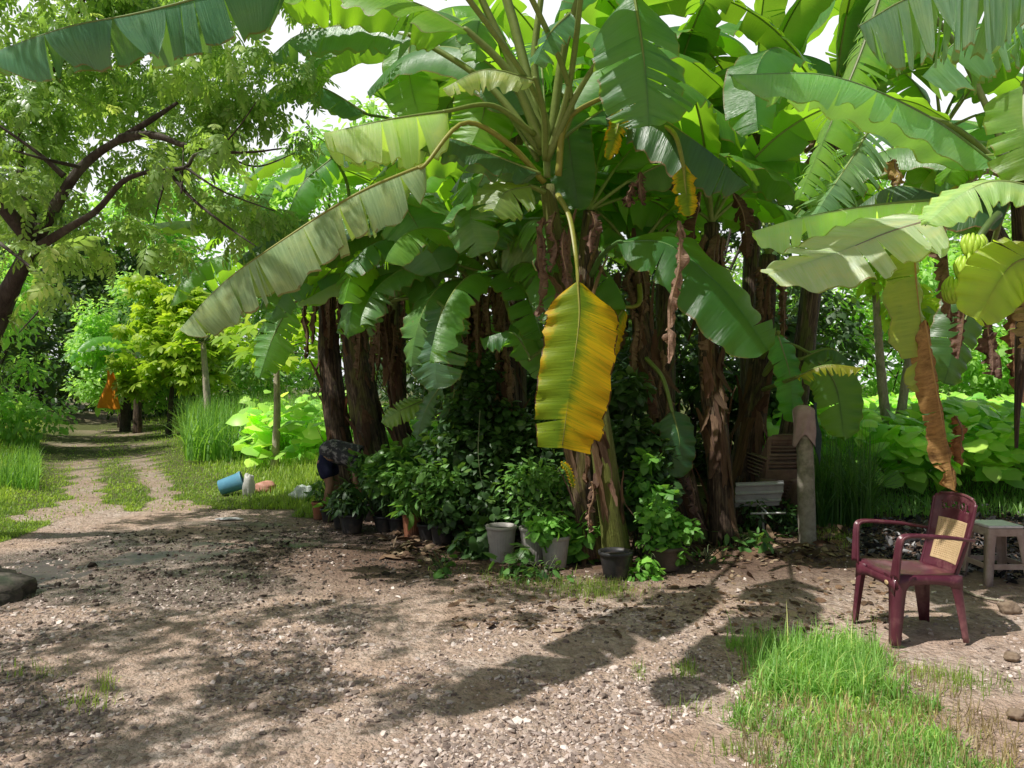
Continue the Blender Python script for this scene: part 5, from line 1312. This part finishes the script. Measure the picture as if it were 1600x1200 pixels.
# blue bucket lying on its side
b = G(362, 776); root = thing('bucket', b, 'blue plastic bucket lying on its side on the grass', 'bucket')
Mx = Matrix.Rotation(R(72), 3, 'Y') @ Matrix.Rotation(0, 3, 'Z'); Mx = Matrix.Rotation(R(14), 3, 'Z') @ Mx
mb = MB(); c = b+Vector((-.17, 0, .118))
mb.lathe(c, [(.002, 0), (.092, 0), (.100, .01), (.104, .012), (.122, .30), (.132, .304), (.134, .322), (.122, .324), (.117, .30), (.094, .02), (.002, .016)], 36, M=Mx)
mb.build('bucket_body', MT['blue'], root)
mb = MB(); mb.tube([c+Mx @ Vector((.128*math.cos(a), .128*math.sin(a)*1, .31-.10*math.sin(a))) for a in [i*math.pi/10 for i in range(11)]], .005, 6, 30); mb.build('handle', MT['white'], root)
def crumple(name, lab, cat, c, dims, mat, seed, tr=0):
    mb = MB(); vs = []; nu, nv = 18, 12; c = Vector(c)
    for i in range(nv+1):
        for j in range(nu):
            th = math.pi*i/nv; ph = 2*math.pi*j/nu; d = Vector((math.sin(th)*math.cos(ph), math.sin(th)*math.sin(ph), math.cos(th)))
            k = 1+.35*mnoise.noise(d*1.7+Vector((seed, 0, 0)))+.18*mnoise.noise(d*5+Vector((seed, 3, 0)))
            vs.append(c+Vector((d.x*dims[0]*k, d.y*dims[1]*k, max(-c.z+.004, d.z*dims[2]*k))))
    mb.add(vs, [(i*nu+j, (i+1)*nu+j, (i+1)*nu+(j+1) % nu, i*nu+(j+1) % nu) for i in range(nv) for j in range(nu)])
    return tag(mb.build(name, MT[mat], origin=Vector((c.x, c.y, 0))), lab, cat)
MT['bag_w'] = mat_plain('translucent_plastic', (.60, .60, .55), (.72, .72, .68), .35, 20, .3, .5, trans=.4)
MT['bag_p'] = mat_plain('peach_plastic', (.62, .30, .22), (.75, .40, .30), .5, 14, .3, trans=.25)
MT['bag_g'] = mat_plain('pale_sack', (.48, .55, .50), (.60, .66, .60), .7, 20, .4)
crumple('plastic_bag', 'crumpled clear plastic bag at the mouth of the blue bucket', 'bag', G(389, 777)+Vector((0, 0, .15)), (.08, .1, .18), 'bag_w', 2)
crumple('plastic_basin', 'peach coloured plastic piece lying right of the blue bucket', 'plastic piece', G(413, 772)+Vector((0, 0, .09)), (.17, .12, .09), 'bag_p', 3)
crumple('sack', 'pale sack lying in the grass left of the bending person', 'sack', GX(476, 10.2, .10), (.17, .13, .11), 'bag_g', 5)
crumple('paper_scrap', 'flat white scrap on the wet dirt at the track junction', 'scrap', G(358, 812)+Vector((0, 0, .012)), (.16, .05, .012), 'white', 6)
# dark boulder at left edge, stones
def rock(lab, c, dims, mat, seed, name='stone', sub=True, group=None):
    mb = MB(); vs = []; nu, nv = 40, 24; c = Vector(c)
    for i in range(nv+1):
        for j in range(nu):
            th = math.pi*i/nv; ph = 2*math.pi*j/nu; d = Vector((math.sin(th)*math.cos(ph), math.sin(th)*math.sin(ph), math.cos(th)))
            k = 1+.28*mnoise.noise(d*1.3+Vector((seed, 0, 0)))+.10*mnoise.noise(d*4+Vector((seed, 3, 0)))+.07*mnoise.noise(d*7+Vector((seed, 1, 7)))+.05*mnoise.noise(d*14+Vector((seed, 3, 7)))
            vs.append(c+Vector((d.x*dims[0]*k, d.y*dims[1]*k, d.z*dims[2]*k)))
    mb.add(vs, [(i*nu+j, (i+1)*nu+j, (i+1)*nu+(j+1) % nu, i*nu+(j+1) % nu) for i in range(nv) for j in range(nu)])
    return tag(mb.build(name, MT[mat], origin=Vector((c.x, c.y, 0))), lab, 'stone' if name == 'stone' else 'boulder', group)
rock('dark rounded boulder cut by the left edge of the yard', (-4.3, 5.45, -.04), (.72, .6, .30), 'rock', 1, 'boulder')
rock('rounded stone on the sandy patch right of the armchair', G(1581, 1029)+Vector((0, 0, .012)), (.042, .035, .028), 'stone1', 2)
rock('blocky brown stone beneath the stool', G(1577, 957)+Vector((0, 0, .03)), (.07, .05, .05), 'stone1', 3)
rock('pale stone at the lower right edge', G(1588, 1122)+Vector((0, 0, .02)), (.045, .035, .025), 'stone1', 4)
rock('pale pebble by the far leg of the armchair', G(1402, 1000)+Vector((0, 0, .015)), (.03, .025, .02), 'stone1', 5)
mb = MB(); mb.tube([G(1498, 924)+Vector((0, 0, .03)), G(1530, 936)+Vector((0, 0, .015)), G(1568, 948)+Vector((0, 0, .04))], .010, 6, 14, rough=.2)
tag(mb.build('stick', MT['bark_pl'], origin=G(1530, 936)), 'thin pale stick lying under the stool', 'stick')
# orange cloth by the track
c = P(172, 612, 21.5); mb = MB(); rows = []
for i in range(10):
    f = i/9; wv = .10+.34*f
    rows.append([(wv*(j/6-.5)*1.6+.05*math.sin(i*.6), .05*math.sin(j*1.7+i*.3), .62-1.1*f+.03*math.sin(j)) for j in range(7)])
drape('hanging_cloth', 'orange cloth hanging from the small banana plant beside the track', 'cloth', c, rows, 'orange', 4)
# distant white wall at the end of the track
c = GX(150, 62); mb = MB(); mb.box(c+Vector((0, 0, .6)), (5.5, .25, 1.3)); mb.box(c+Vector((0, 0, 1.29)), (5.6, .35, .08))
tag(mb.build('boundary_wall', mat_plain('pale_plaster', (.42, .42, .45), (.52, .52, .54), .9, 2), smooth=False, origin=c), 'low pale wall glimpsed at the far end of the track', 'wall')

# ------------------------------------------------------------------ person bending over the pots
MT['skin'] = mat_plain('skin', (.30, .16, .10), (.36, .20, .13), .5, 20, .05, .4)
MT['hair'] = mat_plain('hair', (.012, .010, .009), (.03, .025, .022), .5, 60, .5)
def mat_shirt():
    m, nt, out = M('patterned_shirt'); q = N(nt)
    n1 = q.noise(q.coord(), 16, 3); n2 = q.noise(q.coord(), 55, 3)
    col = q.ramp(n1, [(.0, (.035, .035, .042)), (.50, (.06, .06, .07)), (.60, (.28, .27, .28)), (1, (.42, .41, .41))])
    q.l(q.pbsdf(col, .85, q.bump(n2, .4, .01), .2), out.inputs[0]); return m
MT['shirt'] = mat_shirt(); MT['shorts'] = mat_plain('navy_cloth', (.016, .018, .05), (.03, .032, .075), .85, 20, .3, .2)
b = GX(514, 9.0); root = thing('person', b, 'person in a dark patterned shirt and navy shorts bending over the pots', 'person')
def skin(name, verts, edges, rootv, mat, sub=2):
    me = bpy.data.meshes.new(name); me.from_pydata([v[0] for v in verts], edges, []); me.materials.append(MT[mat])
    o = bpy.data.objects.new(name, me); COL.objects.link(o); o.parent = root
    m = o.modifiers.new('skin', 'SKIN'); m.use_smooth_shade = True
    sv = me.skin_vertices[0].data
    for i, v in enumerate(verts):
        r_ = v[1]; sv[i].radius = r_ if isinstance(r_, tuple) else (r_, r_)
        sv[i].use_root = (i == rootv)
    s = o.modifiers.new('sub', 'SUBSURF'); s.levels = sub; s.render_levels = sub
    return o
# local frame: +X = facing direction (right), feet at z=0
SH = (.44, 0, .80)
body = [((-.06, 0, .80), (.15, .13)),            # 0 pelvis
        ((.08, 0, .90), (.13, .14)), ((.26, 0, .90), (.13, .16)), ((.42, 0, .82), (.11, .15)),   # spine 1-3
        ((.51, 0, .74), .055), ((.555, 0, .68), .052)]   # neck 4, 5
E = [(0, 1), (1, 2), (2, 3), (3, 4), (4, 5)]
def addv(p, r_, par):
    body.append((p, r_)); E.append((par, len(body)-1)); return len(body)-1
a = addv((.585, 0, .63), (.075, .082), 5); a = addv((.60, 0, .56), (.085, .08), a); a = addv((.59, 0, .50), (.06, .055), a)
for s in (1, -1):
    h = addv((-.05, .10*s, .76), .095, 0); k = addv((.06, .12*s, .46), .062, h); k2 = addv((.02, .12*s, .30), .056, k); an = addv((-.04, .12*s, .09), .036, k2); hl = addv((-.05, .12*s, .045), .036, an)
    f1 = addv((.05, .13*s, .035), .034, an); addv((.14, .135*s, .022), .022, f1)
    shd = addv((.43, .16*s, .77), .058, 3); el = addv((.44, .22*s, .52), .042, shd); fa = addv((.50, .18*s, .40), .036, el); wr = addv((.56, .13*s, .31), .024, fa)
    pm = addv((.59, .12*s, .26), (.022, .036), wr)
    for fi, (dy, ln) in enumerate(((-.028, .062), (-.010, .075), (.010, .07), (.028, .055))):
        f_ = addv((.605, .12*s+dy, .225), .009, pm); f2 = addv((.612, .12*s+dy*1.1, .225-ln*.5), .008, f_); addv((.600, .12*s+dy*1.0, .225-ln), .007, f2)
    th = addv((.62, .09*s, .25), .010, pm); addv((.64, .085*s, .215), .008, th)
skin('body', body, E, 0, 'skin')
skin('shirt', [((-.12, 0, .82), (.19, .20)), ((.06, 0, .90), (.175, .185)), ((.26, 0, .905), (.155, .185)), ((.42, 0, .825), (.13, .175)), ((.475, 0, .775), (.075, .08)),
  ((.43, .16, .775), .083), ((.435, .20, .62), .066), ((.43, -.16, .775), .083), ((.435, -.20, .62), .066)], [(0, 1), (1, 2), (2, 3), (3, 4), (3, 5), (5, 6), (3, 7), (7, 8)], 2, 'shirt')
skin('shorts', [((-.045, 0, .80), (.178, .178)), ((.04, 0, .87), (.165, .175)), ((-.045, .10, .74), .118), ((.035, .12, .53), .098), ((-.045, -.10, .74), .118), ((.035, -.12, .53), .098)], [(0, 1), (0, 2), (2, 3), (0, 4), (4, 5)], 0, 'shorts')
# head details: hair cap, ears, nose, eyes, mouth (head hangs down, crown towards +X/-Z)
hd = Vector((.605, 0, .575)); ax = Vector((.35, 0, -1)).normalized()   # crown direction
fw = Vector((-1, 0, -.35)).normalized()                                # face looks back towards the feet
M3 = Matrix((fw, ax.cross(fw), ax)).transposed()
def lump(name, c, d, mat, keep=None, par=root):
    mb = MB(); vs = []; nu, nv = 20, 14
    for i in range(nv+1):
        for j in range(nu):
            t_ = math.pi*i/nv; p_ = 2*math.pi*j/nu; v = Vector((math.sin(t_)*math.cos(p_)*d[0], math.sin(t_)*math.sin(p_)*d[1], math.cos(t_)*d[2]))
            vs.append(hd+M3 @ (Vector(c)+v*(1+.03*mnoise.noise(v*40))))
    fs = [(i*nu+j, (i+1)*nu+j, (i+1)*nu+(j+1) % nu, i*nu+(j+1) % nu) for i in range(nv) for j in range(nu)]
    if keep: fs = [f for f in fs if keep(sum(((M3.transposed() @ (vs[i]-hd)) for i in f), Vector())/4)]
    mb.add(vs, fs); o = obj(name, mb.v, mb.f, MT[mat]); o.parent = par; return o
lump('head', (0, 0, 0), (.092, .076, .112), 'skin')
lump('hair', (-.006, 0, .008), (.100, .085, .118), 'hair', lambda v: v.x < .055 and (v.z > -.02 or v.x < .0) and v.z > -.075)
lump('nose', (.095, 0, -.012), (.016, .011, .022), 'skin')
for s in (1, -1):
    lump('ear', (-.005, .078*s, -.008), (.018, .010, .030), 'skin'); lump('eye', (.080, .031*s, .012), (.011, .013, .009), 'white')
lump('mouth', (.083, 0, -.055), (.010, .024, .007), 'pot_ter')
for s in (1, -1):
    mb = MB(); mb.tube([(-.09, .13*s, .012), (.0, .13*s, .012), (.15, .135*s, .012)], [.03, .042, .03], 8, 8, flat=.35); o = obj('sandal', mb.v, mb.f, MT['pot_blk']); o.parent = root
root.rotation_euler.z = R(-6); root.scale = (.85, .85, .85)

# ------------------------------------------------------------------ light, sky, camera
w = bpy.data.worlds.new('World'); SC.world = w; w.use_nodes = True
nt = w.node_tree; nt.nodes.clear(); q = N(nt)
sun_dir = Vector((-.76, -.48, 0)).normalized()*math.cos(R(57)); sun_dir.z = math.sin(R(57))
sky = nt.nodes.new('ShaderNodeTexSky'); sky.sky_type = 'NISHITA'; sky.sun_disc = False
sky.sun_elevation = R(57); sky.sun_rotation = math.atan2(sun_dir.x, sun_dir.y)
sky.air_density = 1.0; sky.dust_density = 3.5; sky.ozone_density = 1.0
# white veil added toward the view only; dim elsewhere to cut fill light
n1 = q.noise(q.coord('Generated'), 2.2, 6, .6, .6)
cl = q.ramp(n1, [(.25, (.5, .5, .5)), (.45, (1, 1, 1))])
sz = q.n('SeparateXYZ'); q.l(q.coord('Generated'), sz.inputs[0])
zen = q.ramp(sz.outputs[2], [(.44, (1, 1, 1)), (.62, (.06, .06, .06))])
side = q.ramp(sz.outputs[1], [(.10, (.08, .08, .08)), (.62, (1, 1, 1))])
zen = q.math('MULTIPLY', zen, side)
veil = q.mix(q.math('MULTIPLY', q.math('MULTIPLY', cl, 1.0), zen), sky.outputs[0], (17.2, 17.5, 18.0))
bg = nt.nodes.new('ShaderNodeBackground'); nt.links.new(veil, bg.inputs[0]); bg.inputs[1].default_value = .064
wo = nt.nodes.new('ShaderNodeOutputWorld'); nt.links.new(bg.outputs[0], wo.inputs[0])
L = bpy.data.lights.new('sun', 'SUN'); L.energy = 5.0; L.angle = R(.45); L.color = (1, .96, .90)
so = bpy.data.objects.new('sun', L); COL.objects.link(so); so.rotation_euler = (-sun_dir).to_track_quat('-Z', 'Y').to_euler(); so.location = (0, 0, 30)
cam = bpy.data.cameras.new('camera'); co = bpy.data.objects.new('camera', cam); COL.objects.link(co)
cam.sensor_width = 36; cam.lens = 36*F/1600; cam.clip_end = 3000; cam.clip_start = .05
co.location = (0, 0, EYE); co.rotation_euler = (R(90), 0, 0); SC.camera = co
SC.view_settings.view_transform = 'Standard'; SC.view_settings.look = 'None'; SC.view_settings.exposure = 0; SC.view_settings.gamma = 1
SC.render.engine = 'CYCLES'
SC.cycles.max_bounces = 8; SC.cycles.transmission_bounces = 4; SC.cycles.diffuse_bounces = 4
